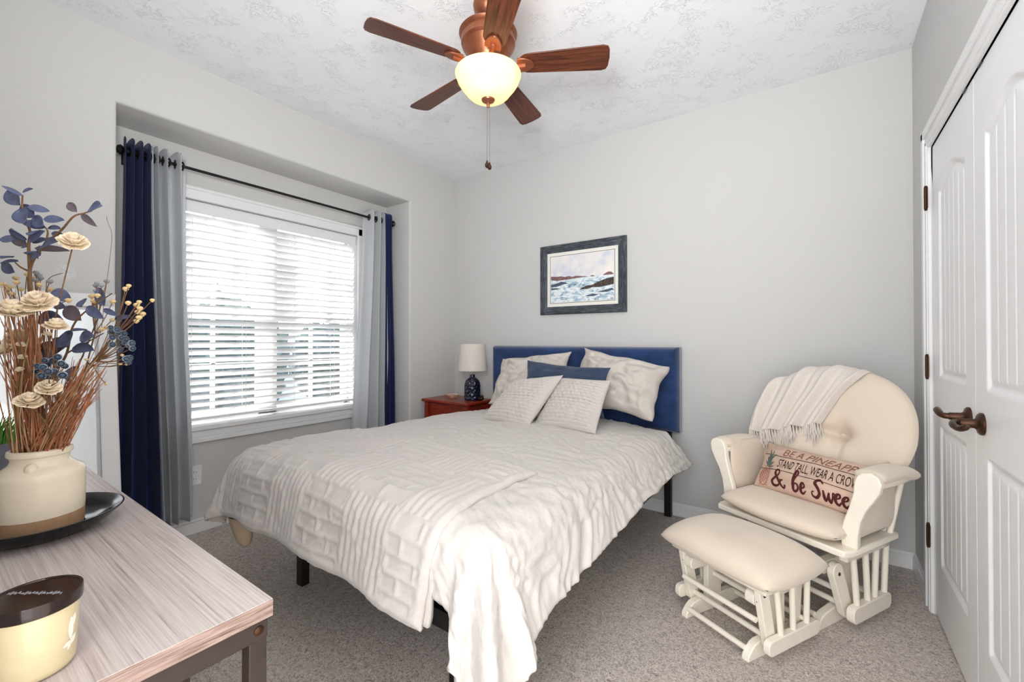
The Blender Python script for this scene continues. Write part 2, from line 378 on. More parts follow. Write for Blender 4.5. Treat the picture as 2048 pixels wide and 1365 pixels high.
# closet casing
def casing_strip(b, x, s, y0, y1, z0, z1):     # stepped moulding profile, two layers
    b.box(min(x, x+s*0.014), max(x, x+s*0.014), y0, y1, z0, z1)
b = MB(); cw = 0.185
b.box(XR-0.012, XR+0.1, DY1, DY1+0.09, 0, DZ+0.09); b.box(XR-0.02, XR, DY1+0.055, DY1+0.09, 0, DZ+0.09); b.box(XR-0.016, XR, DY1+0.012, DY1+0.03, 0, DZ+0.03)
b.box(XR-0.012, XR+0.1, DY0, DY1, DZ, DZ+0.09); b.box(XR-0.02, XR, DY0-0.09, DY1+0.09, DZ+0.055, DZ+0.09); b.box(XR-0.016, XR, DY0, DY1+0.03, DZ+0.012, DZ+0.03)
b.box(XR-0.012, XR+0.1, DY0-0.09, DY0, 0, DZ+0.09)
struct(b.build('trim_2', M['trim'], bevel=0.003, smooth=False))
def closet_door(name, y0, y1, handle_y, curl):
    d = bpy.data.objects.new(name, None); C.objects.link(d); d.location = (XR+0.004, (y0+y1)/2, 0); struct(d)
    hw = (y1-y0)/2 - 0.0015; T = 0.035
    def panel_depth(y, z):
        # y local -hw..hw ; raised-and-fielded moulding round two plank panels
        best = None
        for (z0, z1, arch) in ((0.25, 0.83, 0), (1.03, 1.80, 0.055)):
            pw = 0.197
            zt = z1 + arch*(math.cos(min(1, abs(y)/pw)*PI)*0.5+0.5)
            e = min(pw-abs(y), z-z0, zt-z)
            if best is None or e > best: best = e
        if best <= 0: return 0.0
        dd = 0.009*smoothstep(0, 0.012, best) - 0.006*smoothstep(0.022, 0.036, best)
        if best > 0.036:
            g = abs(((y+0.17) % 0.068) - 0.034)      # plank grooves
            dd += 0.004*(1-smoothstep(0.001, 0.005, 0.034-g))
        return dd
    N, K = 150, 260
    m = MB()
    m.grid(lambda u, v: Vector((panel_depth(-hw+2*hw*u, 0.012+(DZ-0.016)*v), -hw+2*hw*u, 0.012+(DZ-0.016)*v)), N, K)
    z0, z1 = 0.012, DZ-0.004
    m.add([(0,-hw,z0),(0,hw,z0),(0,hw,z1),(0,-hw,z1),(T,-hw,z0),(T,hw,z0),(T,hw,z1),(T,-hw,z1)],
          [(4,5,6,7),(0,4,7,3),(1,2,6,5),(2,3,7,6),(0,1,5,4)])
    m.build('door_panel', M['door'], d, ang=60, weld=False)
    hy = handle_y - (y0+y1)/2; hz = 0.925
    h = MB()
    R = Matrix.Rotation(-PI/2, 4, 'Y')
    h.lathe([(0.0,0.0),(0.034,0.0),(0.034,0.006),(0.029,0.011),(0.018,0.014),(0.014,0.02),(0.012,0.05),(0.0,0.05)], 28, (0,hy,hz), M4=R)
    if curl > 0: pts = [(-0.012,hy,hz), (-0.055,hy,hz), (-0.068,hy+0.012,hz+0.003), (-0.072,hy+0.04,hz+0.012), (-0.066,hy+0.07,hz+0.012), (-0.058,hy+0.088,hz+0.002), (-0.052,hy+0.092,hz-0.008)]
    else: pts = [(-0.012,hy,hz), (-0.05,hy,hz), (-0.066,hy-0.014,hz), (-0.072,hy-0.045,hz-0.004), (-0.066,hy-0.075,hz-0.008), (-0.058,hy-0.095,hz-0.002), (-0.052,hy-0.1,hz+0.006)]
    h.tube(curve_pts(pts, 24), [0.010]*6+[0.0095]*8+[0.009]*8+[0.008]*3, 12)
    h.build('handle', M['darkbronze'], d)
    return d
d1 = closet_door('door_1', 1.967, DY1, 2.035, 1)
d2 = closet_door('door_2', DY0, 1.963, 1.895, -1)
for z in (0.335, 1.065, 1.80):
    h = MB(); yy = DY1 - (1.967+DY1)/2
    h.tube([(-0.022,yy,z-0.045),(-0.022,yy,z+0.045)], 0.0065, 10); h.box(-0.021,-0.017,yy-0.016,yy+0.002,z-0.045,z+0.045); h.box(-0.021,-0.017,yy-0.002,yy+0.022,z-0.045,z+0.045)
    h.ball((-0.022,yy,z+0.049),0.006,8,6); h.ball((-0.022,yy,z-0.049),0.006,8,6)
    h.build('hinge', M['darkbronze'], d1)
for d, y in ((d1, 2.05), (d2, 1.88)):
    MB().box(-0.004, 0.02, -0.02, 0.02, -0.004, 0.004, M4=Matrix.Translation((0, y-d.location.y, DZ-0.002))).build('ball_catch', M['black_metal'], d)
# baseboards
def baseboard(name, segs):
    b = MB()
    for (x0, x1, y0, y1, nx, ny) in segs:
        b.box(x0, x1, y0, y1, 0, 0.07)
        b.box(x0 + (0.005 if nx < 0 else 0), x1 - (0.005 if nx > 0 else 0), y0 + (0.005 if ny < 0 else 0), y1 - (0.005 if ny > 0 else 0), 0.07, 0.085)
    struct(b.build(name, M['trim'], smooth=False, bevel=0.002))
baseboard('baseboard_back', [(XL, XR, YB-0.014, YB, 0, -1)])
baseboard('baseboard_right', [(XR-0.014, XR, DY1+0.09, YB-0.014, -1, 0)])
baseboard('baseboard_left', [(XI, XI+0.014, AY0, AY1, 1, 0), (XL, XL+0.014, AY1+0.02, YB-0.014, 1, 0), (XL, XL+0.014, YF, AY0-0.02, 1, 0),
                             (XI+0.014, XL, AY0, AY0+0.014, 0, 1), (XI+0.014, XL, AY1-0.014, AY1, 0, -1)])
# window: casing, sashes, panes
b = MB(); x = XI
def case(y0, y1, z0, z1): b.box(x, x+0.018, y0, y1, z0, z1)
k = 0.075
case(WY0-k, WY0, WZ0-k-0.02, WZ1+k); case(WY1, WY1+k, WZ0-k-0.02, WZ1+k); case(WY0-k, WY1+k, WZ1, WZ1+k)
b.box(x, x+0.022, WY0-k, WY1+k, WZ0-0.105, WZ0-0.075); b.box(x, x+0.016, WY0-k, WY1+k, WZ0-0.075, WZ0-0.03); b.box(x, x+0.03, WY0-k*0.6, WY1+k*0.6, WZ0-0.03, WZ0); b.box(x-0.21, x, WY0, WY1, WZ0-0.03, WZ0+0.001)
b.box(x, x+0.026, WY0-k, WY1+k, WZ1+k-0.02, WZ1+k)
struct(b.build('trim_1', M['trim'], smooth=False, bevel=0.004))
win = bpy.data.objects.new('window_1', None); C.objects.link(win); win.location = (XI-0.16, 1.517, WZ0); struct(win)
hw = (WY1-WY0)/2; hh = WZ1-WZ0
f = MB()
f.box(-0.03, 0.03, -hw, hw, 0, 0.04); f.box(-0.03, 0.03, -hw, hw, hh-0.03, hh); f.box(-0.03, 0.03, -hw, -hw+0.035, 0, hh); f.box(-0.03, 0.03, hw-0.035, hw, 0, hh)
f.box(-0.03, 0.03, -0.065, 0.065, 0, hh); f.box(-0.025, 0.025, -hw, hw, hh/2-0.03, hh/2+0.03)
f.build('window_frame', M['trim'], win, smooth=False, bevel=0.003)
for s in (-1, 1):
    ym = s*(0.065 + hw-0.035)/2
    q = MB(); q.box(-0.012, 0.012, ym-0.011, ym+0.011, 0.04, hh-0.03)
    for zz in (hh*0.26, hh*0.74): q.box(-0.012, 0.012, min(s*0.065, s*(hw-0.035)), max(s*0.065, s*(hw-0.035)), zz-0.011, zz+0.011)
    q.build('muntin', M['trim'], win, smooth=False)
    for z0, z1 in ((0.04, hh/2-0.03), (hh/2+0.03, hh-0.03)):
        a0, a1 = sorted((s*0.065, s*(hw-0.035)))
        MB().box(-0.003, 0.003, a0, a1, z0, z1).build('pane', M['glass'], win, smooth=False)
# outlet
o = thing('wall_outlet', 'white duplex wall outlet beside the grey curtain below the window', 'outlet', (XI, 1.028, 0.35))
MB().box(0, 0.006, -0.036, 0.036, -0.058, 0.058).build('cover_plate', M['plastic'], o, bevel=0.003)
for z in (-0.02, 0.02):
    s = MB(); s.prism([(0.014*math.cos(a)*1.1, 0.014*math.sin(a)) for a in [2*PI*i/16 for i in range(16)]], 0.0055, 0.008, Matrix.Translation((0,0,z)) @ Matrix(((0,0,1,0),(1,0,0,0),(0,1,0,0),(0,0,0,1))))
    sk = s.build('socket', M['plastic'], o)
    q = MB()
    for yy in (-0.006, 0.006): q.box(0.0078, 0.0083, yy-0.001, yy+0.001, z-0.002, z+0.006)
    q.build('slot', M['black_metal'], sk, smooth=False)
# outside the window
struct(MB().box(-40, -3.45, -25, 30, -0.45, -0.35).build('ground_outside', M['outside_ground'], smooth=False))
def bush(name, x, y, r, h, lab, seed):
    m = MB()
    def f(u, v):
        a, q = 2*PI*u, PI*v
        d = Vector((math.sin(q)*math.cos(a), math.sin(q)*math.sin(a), -math.cos(q)))
        k = 1 + 0.22*noise.noise(d*3.2+Vector((seed,0,0))) + 0.13*noise.noise(d*9+Vector((0,seed,0))) + 0.08*noise.noise(d*21)
        return Vector((d.x*r*k, d.y*r*k, (d.z+1)*h/2*k - 0.1))
    m.grid(f, 70, 40, 0, True)
    o = m.build(name, M['outside_hedge']); o.location = (x, y, -0.35)
    return tag(o, lab, 'bush', 'bushes outside the window')
for k, (bx, by, lab) in enumerate(((-8.6, -0.2, 'rounded bush outside, nearest the left curtain'), (-8.8, 3.2, 'rounded bush outside, behind the left half of the blinds'), (-9.4, 6.2, 'rounded bush outside, behind the center post of the window'),
        (-9.0, 9.3, 'rounded bush outside, behind the right half of the blinds'), (-9.2, 12.5, 'rounded bush outside, nearest the right curtain'))):
    bush('hedge_bush', bx, by, 1.12, 2.0 + 0.25*(k % 2), lab, 1 + 4*k)

# ------------------------------------------------------------------ blinds
bl = thing('window_blinds', 'white horizontal slatted blinds half open across the window', 'blinds', (XI-0.055, (WY0+WY1)/2, WZ0))
hw = (WY1-WY0)/2 - 0.006; top = WZ1-WZ0
MB().box(-0.03, 0.03, -hw, hw, top-0.05, top-0.002).build('headrail', M['trim'], bl, smooth=False, bevel=0.002)
MB().box(0.03, 0.036, -hw-0.0055, hw+0.0055, top-0.075, top-0.002).build('valance', M['trim'], bl, smooth=False, bevel=0.002)
th = math.radians(40); sl = MB(); p = 0.0468; nsl = 27
for i in range(nsl):
    zc = 0.075 + i*p
    prof = []
    for j in range(6):
        a = -1 + 2*j/5; w2 = 0.0255*a; cv = 0.0022*(1-a*a)
        prof.append((w2*math.cos(th) - cv*math.sin(th), zc + w2*math.sin(th) + cv*math.cos(th)))
    n = len(prof)
    vs = [(x, y, z) for y in (-hw, hw) for x, z in prof] + [(x+0.0015*math.sin(th), y, z-0.0022*math.cos(th)) for y in (-hw, hw) for x, z in prof]
    fs = [(j, j+1, n+j+1, n+j) for j in range(n-1)] + [(2*n+j, 3*n+j, 3*n+j+1, 2*n+j+1) for j in range(n-1)]
    fs += [(0, n, 3*n, 2*n), (n-1, 3*n-1, 4*n-1, 2*n-1)]
    sl.add(vs, fs)
sl.build('slats', M['blind'], bl, ang=50)
MB().box(-0.026, 0.026, -hw, hw, 0.024, 0.042).build('bottom_rail', M['trim'], bl, smooth=False, bevel=0.004)
for y in (-0.5, -0.19, 0.14, 0.46):
    m = MB(); m.tube([(0.027,y,0.03),(0.027,y,top-0.05)], 0.0012, 6); m.tube([(-0.027,y,0.03),(-0.027,y,top-0.05)], 0.0012, 6)
    m.build('ladder_cord', M['plastic'], bl)

# ------------------------------------------------------------------ curtain rod and curtains
XROD, ZROD = XI+0.115, 2.19
rod = thing('curtain_rod', 'thin black curtain rod across the window alcove', 'curtain rod', (XROD, 1.53, ZROD))
MB().tube([(0,-0.86,0),(0,0.885,0)], 0.0085, 14).build('pole', M['black_metal'], rod)
for s, y in ((-1, -0.86), (1, 0.885)):
    R = Matrix.Rotation(-s*PI/2, 4, 'X')
    MB().lathe([(0,-0.012),(0.013,-0.012),(0.013,0.0),(0.008,0.004),(0.02,0.012),(0.027,0.022),(0.02,0.034),(0.008,0.038),(0,0.039)], 20, (0,y,0), M4=R).build('finial', M['black_metal'], rod)
    m = MB(); yb = y - s*0.02
    m.box(-0.115, -0.105, yb-0.014, yb+0.014, -0.045, 0.045); m.box(-0.108, -0.01, yb-0.006, yb+0.006, -0.02, -0.008); m.tube([(0,yb-0.008,0),(0,yb+0.008,0)], 0.014, 14)
    m.build('bracket', M['black_metal'], rod, bevel=0.002)
def curtain(label, mat, yt, yb, zb, folds, seed, at_=0.045, ab=0.05, group='curtain panels on the rod', flip=1, skew=0):
    o = thing('curtain', label, 'curtain', (XROD, (yt[0]+yt[1])/2, zb), group=group)
    yc = (yt[0]+yt[1])/2; H = 2.25 - zb
    def wrp(u):
        u = max(0.0, min(1.0, u)); return u if skew == 0 else (u**0.62 if skew > 0 else 1-(1-u)**0.62)
    def unw(u): return u if skew == 0 else (u**(1/0.62) if skew > 0 else 1-(1-u)**(1/0.62))
    def f(u, v):     # v 0 bottom .. 1 top
        z = H*v
        uu = u + 0.025*(1-v)*nz(u*5+seed, v*2)
        uu = wrp(uu)
        ph = 2*PI*folds*uu + 0.7*(1-v)*nz(u*3+seed*2, v*1.4) + seed
        y = lerp(lerp(yb[0], yb[1], unw(uu)), lerp(yt[0], yt[1], unw(uu)), smoothstep(0, 1, v)**0.8) - yc
        A = lerp(ab, at_, smoothstep(0.2, 1, v)) * (1 + 0.25*nz(u*7+seed, v*1.5)*(1-v))
        w = math.sin(ph); w = math.copysign(abs(w)**0.8, w)
        x = A*w + 0.012*nz(u*4, v*3, seed) + 0.006*nz(u*17, v*4.5, seed)*(1-v)
        z += (0.012*math.cos(ph*2)*smoothstep(0.97, 1, v)) + 0.01*nz(u*3+seed, 2)*(1-smoothstep(0, 0.1, v))
        return Vector((x, y + 0.25*A*math.cos(ph)*0.5, z))
    m = MB(); m.grid(f, int(folds*22), 70)
    m.build('fabric', mat, o, solid=0.0015, ang=80)
    n = int(folds*2)
    for k in range(n):
        u = (k+0.5)/n
        ph = seed
        uu = (k + 0.5)/ (2*folds)
        # grommet where the cloth crosses the rod (sin = 0)
        ug = (k*PI - (seed % PI) + PI)/ (2*PI*folds)
        if ug > 0.985 or ug < 0.01: continue
        y = lerp(yt[0], yt[1], unw(ug)) - yc
        nx = 1 if ((k + int(seed // PI)) % 2) else -1
        ang = math.atan2(at_*2*PI*folds, (yt[1]-yt[0]))
        g = MB()
        Rm = Matrix.Translation((0, y, ZROD-zb)) @ Matrix.Rotation(nx*ang, 4, 'Z')
        pr = [(0.0205+0.006*math.cos(a), 0.0035*math.sin(a)) for a in [2*PI*i/8 for i in range(9)]]
        vs = []; nn = 18
        for r, zz in pr:
            for q in range(nn): vs.append(Rm @ Vector((zz, r*math.cos(2*PI*q/nn), r*math.sin(2*PI*q/nn))))
        fs = [(i*nn+q, i*nn+(q+1)%nn, (i+1)*nn+(q+1)%nn, (i+1)*nn+q) for i in range(len(pr)-1) for q in range(nn)]
        g.add(vs, fs); g.build('grommet', M['black_metal'], o)
    return o
curtain('navy curtain panel at the left end of the rod, gathered behind the dried flowers', M['curtain_navy'], (0.655, 0.775), (0.622, 0.838), 0.03, 3.5, 0.6, 0.05, 0.06)
curtain('silver grey curtain panel on the left, beside the navy panel and above the outlet', M['curtain_grey'], (0.78, 0.945), (0.848, 0.99), 0.13, 3.5, 2.2, 0.045, 0.05, skew=1)
curtain('silver grey curtain panel on the right of the window, hanging behind the bed', M['curtain_grey'], (2.165, 2.345), (2.045, 2.36), 0.10, 3.5, 4.0, 0.045, 0.045, skew=-1)
curtain('dark navy curtain panel at the right end of the rod, next to the alcove side', M['curtain_navy'], (2.345, 2.405), (2.352, 2.445), 0.10, 2.5, 1.2, 0.045, 0.045)

# ------------------------------------------------------------------ ceiling fan
FX, FY = -1.207, 1.51
fan = thing('ceiling_fan', 'bronze five-blade ceiling fan with a lit amber glass bowl', 'ceiling fan', (FX, FY, ZC))
MB().lathe([(0,0),(0.066,0),(0.068,-0.012),(0.064,-0.035),(0.045,-0.062),(0.022,-0.075),(0,-0.075)], 32).build('canopy', M['bronze'], fan)
MB().lathe([(0.013,-0.06),(0.013,-0.12)], 16).build('downrod', M['bronze'], fan)
MB().lathe([(0,-0.105),(0.03,-0.105),(0.034,-0.12),(0.10,-0.128),(0.125,-0.136),(0.131,-0.144),(0.125,-0.152),(0.118,-0.156),(0.122,-0.17),(0.121,-0.19),(0.113,-0.197),(0.116,-0.203),(0.110,-0.21),
            (0.098,-0.235),(0.082,-0.255),(0.074,-0.27),(0.085,-0.278),(0.085,-0.292),(0.06,-0.298),(0.055,-0.33),(0,-0.33)], 48).build('motor_housing', M['bronze'], fan)
ZBL = -0.285
for k in range(5):
    a = math.radians(29 + 72*k)
    R = Matrix.Rotation(a, 4, 'Z')
    T = R @ Matrix.Translation((0, 0, ZBL)) @ Matrix.Rotation(math.radians(-13), 4, 'X')
    out = []
    for i in range(9):
        q = PI/2 + PI*i/8; out.append((0.19 + 0.05*math.cos(q), 0.046*math.sin(q)))
    out = [(0.185+0.05*math.cos(PI/2+PI*i/10), 0.05*math.sin(PI/2+PI*i/10)) for i in range(11)]
    tip = [(0.505+0.0, -0.064), (0.525, -0.058), (0.533, -0.04), (0.536, 0), (0.533, 0.04), (0.525, 0.058), (0.505, 0.064)]
    poly = out + tip
    m = MB(); m.prism(poly, -0.003, 0.003, None)
    bo = m.build('blade', M['blade'], fan, bevel=0.0015); bo.matrix_local = T
    ir = MB()
    ir.tube([(0.075,0,0.0),(0.10,0,-0.004),(0.14,0,-0.012),(0.17,0,-0.010)], [0.012,0.010,0.011,0.012], 10)
    ir.prism([(0.15+0.045*math.cos(q)*1.25, 0.036*math.sin(q)) for q in [2*PI*i/20 for i in range(20)] if math.cos(q) > -0.55], -0.012, -0.003)
    io = ir.build('blade_iron', M['bronze'], bo, bevel=0.002)
bw = MB(); prof = [(0.055,-0.325),(0.12,-0.322),(0.1455,-0.320),(0.148,-0.326),(0.144,-0.338),(0.141,-0.345),(0.136,-0.358),(0.126,-0.374),(0.113,-0.390),(0.105,-0.400),(0.098,-0.410),(0.084,-0.423),(0.06,-0.433),(0.03,-0.438),(0.0,-0.439)]
bw.lathe(prof[2:], 48); bw.build('light_bowl', M['bowl'], fan)
MB().lathe([(0,-0.428),(0.027,-0.430),(0.031,-0.437),(0.028,-0.444),(0.016,-0.45),(0.008,-0.455),(0.007,-0.468),(0.004,-0.473),(0,-0.474)], 24).build('finial', M['bronze'], fan)
for k, (dx, dy, zl) in enumerate(((-0.004, -0.003, -0.715), (0.008, 0.0, -0.725))):
    m = MB()
    m.tube([(dx,dy,-0.466),(dx,dy,zl)], 0.0007, 5)
    z = -0.472
    while z > zl:
        m.ball((dx,dy,z), 0.0015, 6, 4); z -= 0.0062
    pc = m.build('pull_chain', M['chain'], fan)
    MB().lathe([(0,0.004),(0.003,0.002),(0.005,-0.006),(0.0095,-0.016),(0.009,-0.024),(0.004,-0.03),(0,-0.031)], 14, (dx,dy,zl)).build('chain_fob', M['darkbronze'], pc)
for k in range(3):
    a = math.radians(20 + 120*k)
    ld = bpy.data.lights.new('fan_bulb', 'POINT'); ld.energy = 0.42; ld.color = (1.0, 0.80, 0.50); ld.shadow_soft_size = 0.025
    lo = bpy.data.objects.new('fan_bulb', ld); C.objects.link(lo); lo.parent = fan
    lo.location = (0.07*math.cos(a), 0.07*math.sin(a), -0.348)

# ------------------------------------------------------------------ bed
BX = -1.51
bed = thing('bed', 'queen bed with a navy velvet tufted headboard and black metal legs', 'bed', (BX, 1.95, 0))
hb = MB(); X0, X1, Z0, Z1 = -0.766, 0.765, 0.575, 1.133
tufts = [(x, z) for z in (0.72, 0.98) for x in (-0.51, -0.17, 0.17, 0.51)]
def hbf(u, v):
    x, z = lerp(X0, X1, u), lerp(Z0, Z1, v)
    e = min(x-X0, X1-x, z-Z0, Z1-z); d = 0.055*math.sqrt(max(0, 1-(1-min(1, e/0.045))**2))
    for tx, tz in tufts:
        r2 = (x-tx)**2 + (z-tz)**2
        d -= 0.012*math.exp(-r2/0.002) + 0.004*math.exp(-r2/0.012)
    return Vector((x, 0.985 - d, z))
hb.grid(hbf, 160, 70); hb.box(X0, X1, 0.984, 1.04, Z0, Z1)
ho = hb.build('headboard', M['navy_velvet'], bed, ang=50, weld=False)
for tx, tz in tufts: MB().lathe([(0,0.006),(0.008,0.004),(0.011,0),(0.011,-0.004)], 14, (tx, 0.944, tz), M4=Matrix.Rotation(PI/2, 4, 'X')).build('tuft_button', M['navy_velvet'], ho)
for s in (-1, 1):
    MB().box(s*0.68-0.022, s*0.68+0.022, 1.005, 1.045, 0, 0.75).build('headboard_post', M['black_metal'], bed, smooth=False, bevel=0.003)
fr = MB()
for s in (-1, 1): fr.box(s*0.72-0.02, s*0.72+0.02, -0.98, 1.0, 0.30, 0.355)
fr.box(-0.74, 0.74, -1.0, -0.96, 0.30, 0.355); fr.box(-0.02, 0.02, -0.98, 1.0, 0.30, 0.345)
for i in range(14): fr.box(-0.72, 0.72, -0.93+i*0.14, -0.87+i*0.14, 0.345, 0.36)
fr.build('frame', M['black_metal'], bed, smooth=False)
for (x, y) in ((-0.53,-0.83), (0.49,-0.84), (-0.53,0.3), (0.49,0.3), (0,-0.1)):
    MB().box(x-0.024, x+0.024, y-0.02, y+0.02, 0, 0.30).build('leg', M['black_metal'], bed, smooth=False, bevel=0.003)
mt = MB(); mt.box(-0.725, 0.745, -0.96, 0.912, 0.36, 0.60)
mo = mt.build('mattress', M['dark_sheet'], bevel=0.06, seg=5); mo.location = (BX, 1.95, 0)
tag(mo, 'mattress in a charcoal fitted sheet, showing by the headboard at right', 'mattress')

HX, HXL, YHEAD, YFL, RAD = 0.70, 0.66, 2.68, 0.98, 0.11
LQ = YHEAD - YFL
def left_edge(q): return lerp(0.59, HXL, smoothstep(0.25, 0.9, q))
def cloth(p, q, off=0.0, fine=1.0, seed=0.0):
    cp = max(-left_edge(q), min(HX, p)); cq = min(q, LQ)
    dx, dq = p-cp, q-cq
    s = math.hypot(dx, dq)
    z0 = 0.648 + 0.035*(1-(cp/HX)**2) - 0.02*smoothstep(0.5, 0, q) + 0.012*nz(p*2.2, q*2.2, 3)
    base = Vector((BX+cp, YHEAD-cq, z0))
    if s > 1e-6: n2 = Vector((dx/s, -dq/s, 0))
    else: n2 = Vector((0, 0, 0))
    foot = dq/s if s > 1e-6 else 0
    fh = smoothstep(0.3, 1.5, q)
    amax = math.radians(lerp(lerp(56, 72, fh) if dx > 0 else lerp(88, 74, fh), 80, foot))
    corner = 2*foot*math.sqrt(max(0, 1-foot*foot)) if s > 1e-6 else 0
    a = min(s/RAD, amax)
    out = RAD*math.sin(a) + max(0, s-RAD*amax)*math.cos(amax)
    down = RAD*(1-math.cos(a)) + max(0, s-RAD*amax)*math.sin(amax)
    th = math.atan2(abs(dq), abs(dx)) if s > 1e-6 else 0
    hang = smoothstep(0.08, 0.42, s)
    out += corner*hang*(0.03 + 0.06*math.sin(th*10.0 + (0.2 if dx > 0 else 1.2)))
    out += hang*0.03*nz(q*4.5, 1.3, seed)*(1-foot) + hang*0.014*math.sin(p*15 + 1)*foot
    nrm = Vector((n2.x*math.sin(a), n2.y*math.sin(a), math.cos(a)))
    P = base + n2*out - Vector((0, 0, down))
    d = off
    if fine:
        wx, wy = p*8 + 1.1*nz(p*4, q*4, 7), q*10 + 1.1*nz(p*4, q*4, 11)
        r1 = 1-abs(nz(wx, wy, seed))*2.4
        r2 = 1-abs(nz(wx*2.1+3, wy*2.3, seed+5))*2.4
        r3 = 1-abs(nz(wx*4.3, wy*5.0, seed+9))*2.4
        amp = 0.7 + 0.55*smoothstep(0.02, 0.2, s)
        d += fine*amp*(0.0065*r1 + 0.0055*r2 + 0.0030*r3 + 0.006*nz(p*4, q*4, 31))
    return P + nrm*d
m = MB()
def comf(u, v):
    ovf = 0.25 + 0.21*smoothstep(0.74, 0.97, u)
    q = v*(LQ + ovf)
    ovr = 0.27 + 0.05*smoothstep(0.6, 1.4, q) + 0.10*smoothstep(1.5, 1.95, q) + 0.015*nz(q*3, 5) + 0.008*nz(q*9, 4)
    ovl = lerp(0.14, 0.28, smoothstep(0.2, 1.2, q))
    p = lerp(-(left_edge(q)+ovl), HX+ovr, u)
    return cloth(p, q, 0.0, 1.0)
m.grid(comf, 215, 225)
cf = m.build('comforter', M['comforter'], solid=0.018, ang=180)
tag(cf, 'ruched ivory comforter spread over the bed, long corner drooping near the floor', 'comforter')
# lining tip showing under the throw at the left foot corner
m = MB()
base = Vector((-2.19, 0.90, 0.37))
def tipf(u, v):
    a = 2*PI*u; r = lerp(0.058, 0.026, v**2.0)*math.sqrt(max(0.0, 1-(max(0, v-0.8)/0.2)**2)) if v < 1 else 0
    return base + Vector((math.cos(a)*r*1.15 + 0.012*v, math.sin(a)*r*0.75 + 0.02*v, -0.15*v + 0.01*math.cos(3*a)*r*8*0.1))
m.grid(tipf, 20, 16, 0, True)
m.build('lining_corner', M['tan'], cf)['label'] = 'tan folded lining corner'

# embossed throw over the foot
m = MB()
PB0, PB1 = -(HXL+0.22), 0.64
def emboss(p, q):
    a, b_ = (p+2.0)/0.245, (q+2.0)/0.27
    i, j = int(a), int(b_); fa, fb = a-i, b_-j
    if (i+j) % 2:     # ribs running lengthwise
        x = (fa*8) % 1.0; return -0.0052*(1-smoothstep(0.04, 0.32, min(x, 1-x)))
    r = fb*5; row = int(r); x = (fa*2 + 0.5*(row % 2)) % 1.0; y = r-row
    e = min(min(x, 1-x)*0.122, min(y, 1-y)*0.054)
    return -0.0066*smoothstep(0.0, 0.013, e)
def throwf(p, q, off, e=1):
    return cloth(p, q, 0.014 + off + 0.007*nz(p*5, q*5, 21) + 0.005*nz(p*13, q*9, 4) + e*emboss(p, q), 0.35)
def th1(u, v):
    q0 = lerp(1.18, 1.29, u) + 0.01*nz(u*6, 2)
    q = lerp(q0, LQ+0.325+0.03*u+0.006*nz(u*9, 7), v)
    p1 = PB1 - 0.02*math.sin(v*5) - 0.05*smoothstep(0.5, 1, v)
    p = lerp(PB0 + 0.02*nz(v*4, 3), p1, u)
    ed = min((1-u)*1.5, u*1.5, v*0.8, (1-v)*0.8)
    return throwf(p, q, 0.012*smoothstep(0, 0.02, ed), smoothstep(0.02, 0.05, ed))
m.grid(th1, 230, 130)
def th2(u, v):
    q = lerp(1.31, LQ+0.345, v); p1 = PB1 + 0.012 - 0.02*math.sin(v*5) - 0.05*smoothstep(0.5, 1, v)
    return throwf(lerp(0.2, p1, u), q, -0.012, 0)
m.grid(th2, 50, 60)
tw = m.build('throw_blanket', M['fleece'], solid=0.016, ang=180)
tag(tw, 'embossed ivory fleece throw folded over the foot of the bed', 'throw blanket')

def pillow(name, label, cat, mat, tl, tr, br, bl_, T, relief=None, pinch=0.06, wr=0.012, n=60, seed=0, group=None, ext=None, sag=0.0, power=0.55):
    tl, tr, br, bl_ = map(Vector, (tl, tr, br, bl_))
    nrm = ((bl_+br)/2-(tl+tr)/2).cross((tr+br)/2-(tl+bl_)/2).normalized()
    cen = (tl+tr+br+bl_)/4
    def pos(u, v, side, lift=0.0):
        U, V = 2*u-1, 2*v-1
        x = 0.5 + 0.5*U*(1-pinch*(1-V*V)); y = 0.5 + 0.5*V*(1-pinch*(1-U*U))
        x += (1-U*U)*0 + 0.022*wr/0.03*nz(v*4.3+seed, 7.1)*abs(U)**3; y += 0.03*wr/0.03*nz(u*4.7+seed, 3.3)*abs(V)**3
        P = lerp(lerp(tl, tr, x), lerp(bl_, br, x), y)
        h = (max(0, 1-abs(U)**2.3)*max(0, 1-abs(V)**2.3))**power
        edge = max(0, min(1, 4*min(1-abs(U), 1-abs(V))))
        w = wr*edge*(nz(u*5+seed, v*5, 1.7) + 0.6*nz(u*11+seed, v*9, side+3) + 0.5*(abs(nz(u*6+seed, v*6, 9))-0.3))
        if relief and side > 0: w += relief(u, v)*edge
        elif relief: w += relief(u, v)*edge
        return P + nrm*(side*(T/2*h + w) + lift) - Vector((0, 0, sag*h*(1-abs(U))))
    root = thing(name, label, cat, (cen.x, cen.y, min(tl.z, tr.z, br.z, bl_.z)), group=group) if ext else None
    org = Vector(root.location) if ext else cen
    m = MB()
    m.grid(lambda u, v: pos(u, v, 1)-org, n, n); m.grid(lambda u, v: pos(u, v, -1)-org, n, n)
    # welt round the edge
    o = m.build('cover' if ext else name, mat, root, ang=120)
    if not ext: o.location = cen; tag(o, label, cat, group)
    return (root, lambda u, v, l: pos(u, v, 1, l)-org) if ext else o
pillow('pillow_sham', 'wrinkled ivory pillow against the left half of the headboard', 'pillow', M['sham'], (-2.03,2.72,1.035), (-1.44,2.76,1.105), (-1.44,2.57,0.72), (-2.03,2.55,0.70), 0.23, seed=3, wr=0.04, pinch=0.09, group='ivory pillows against the headboard')
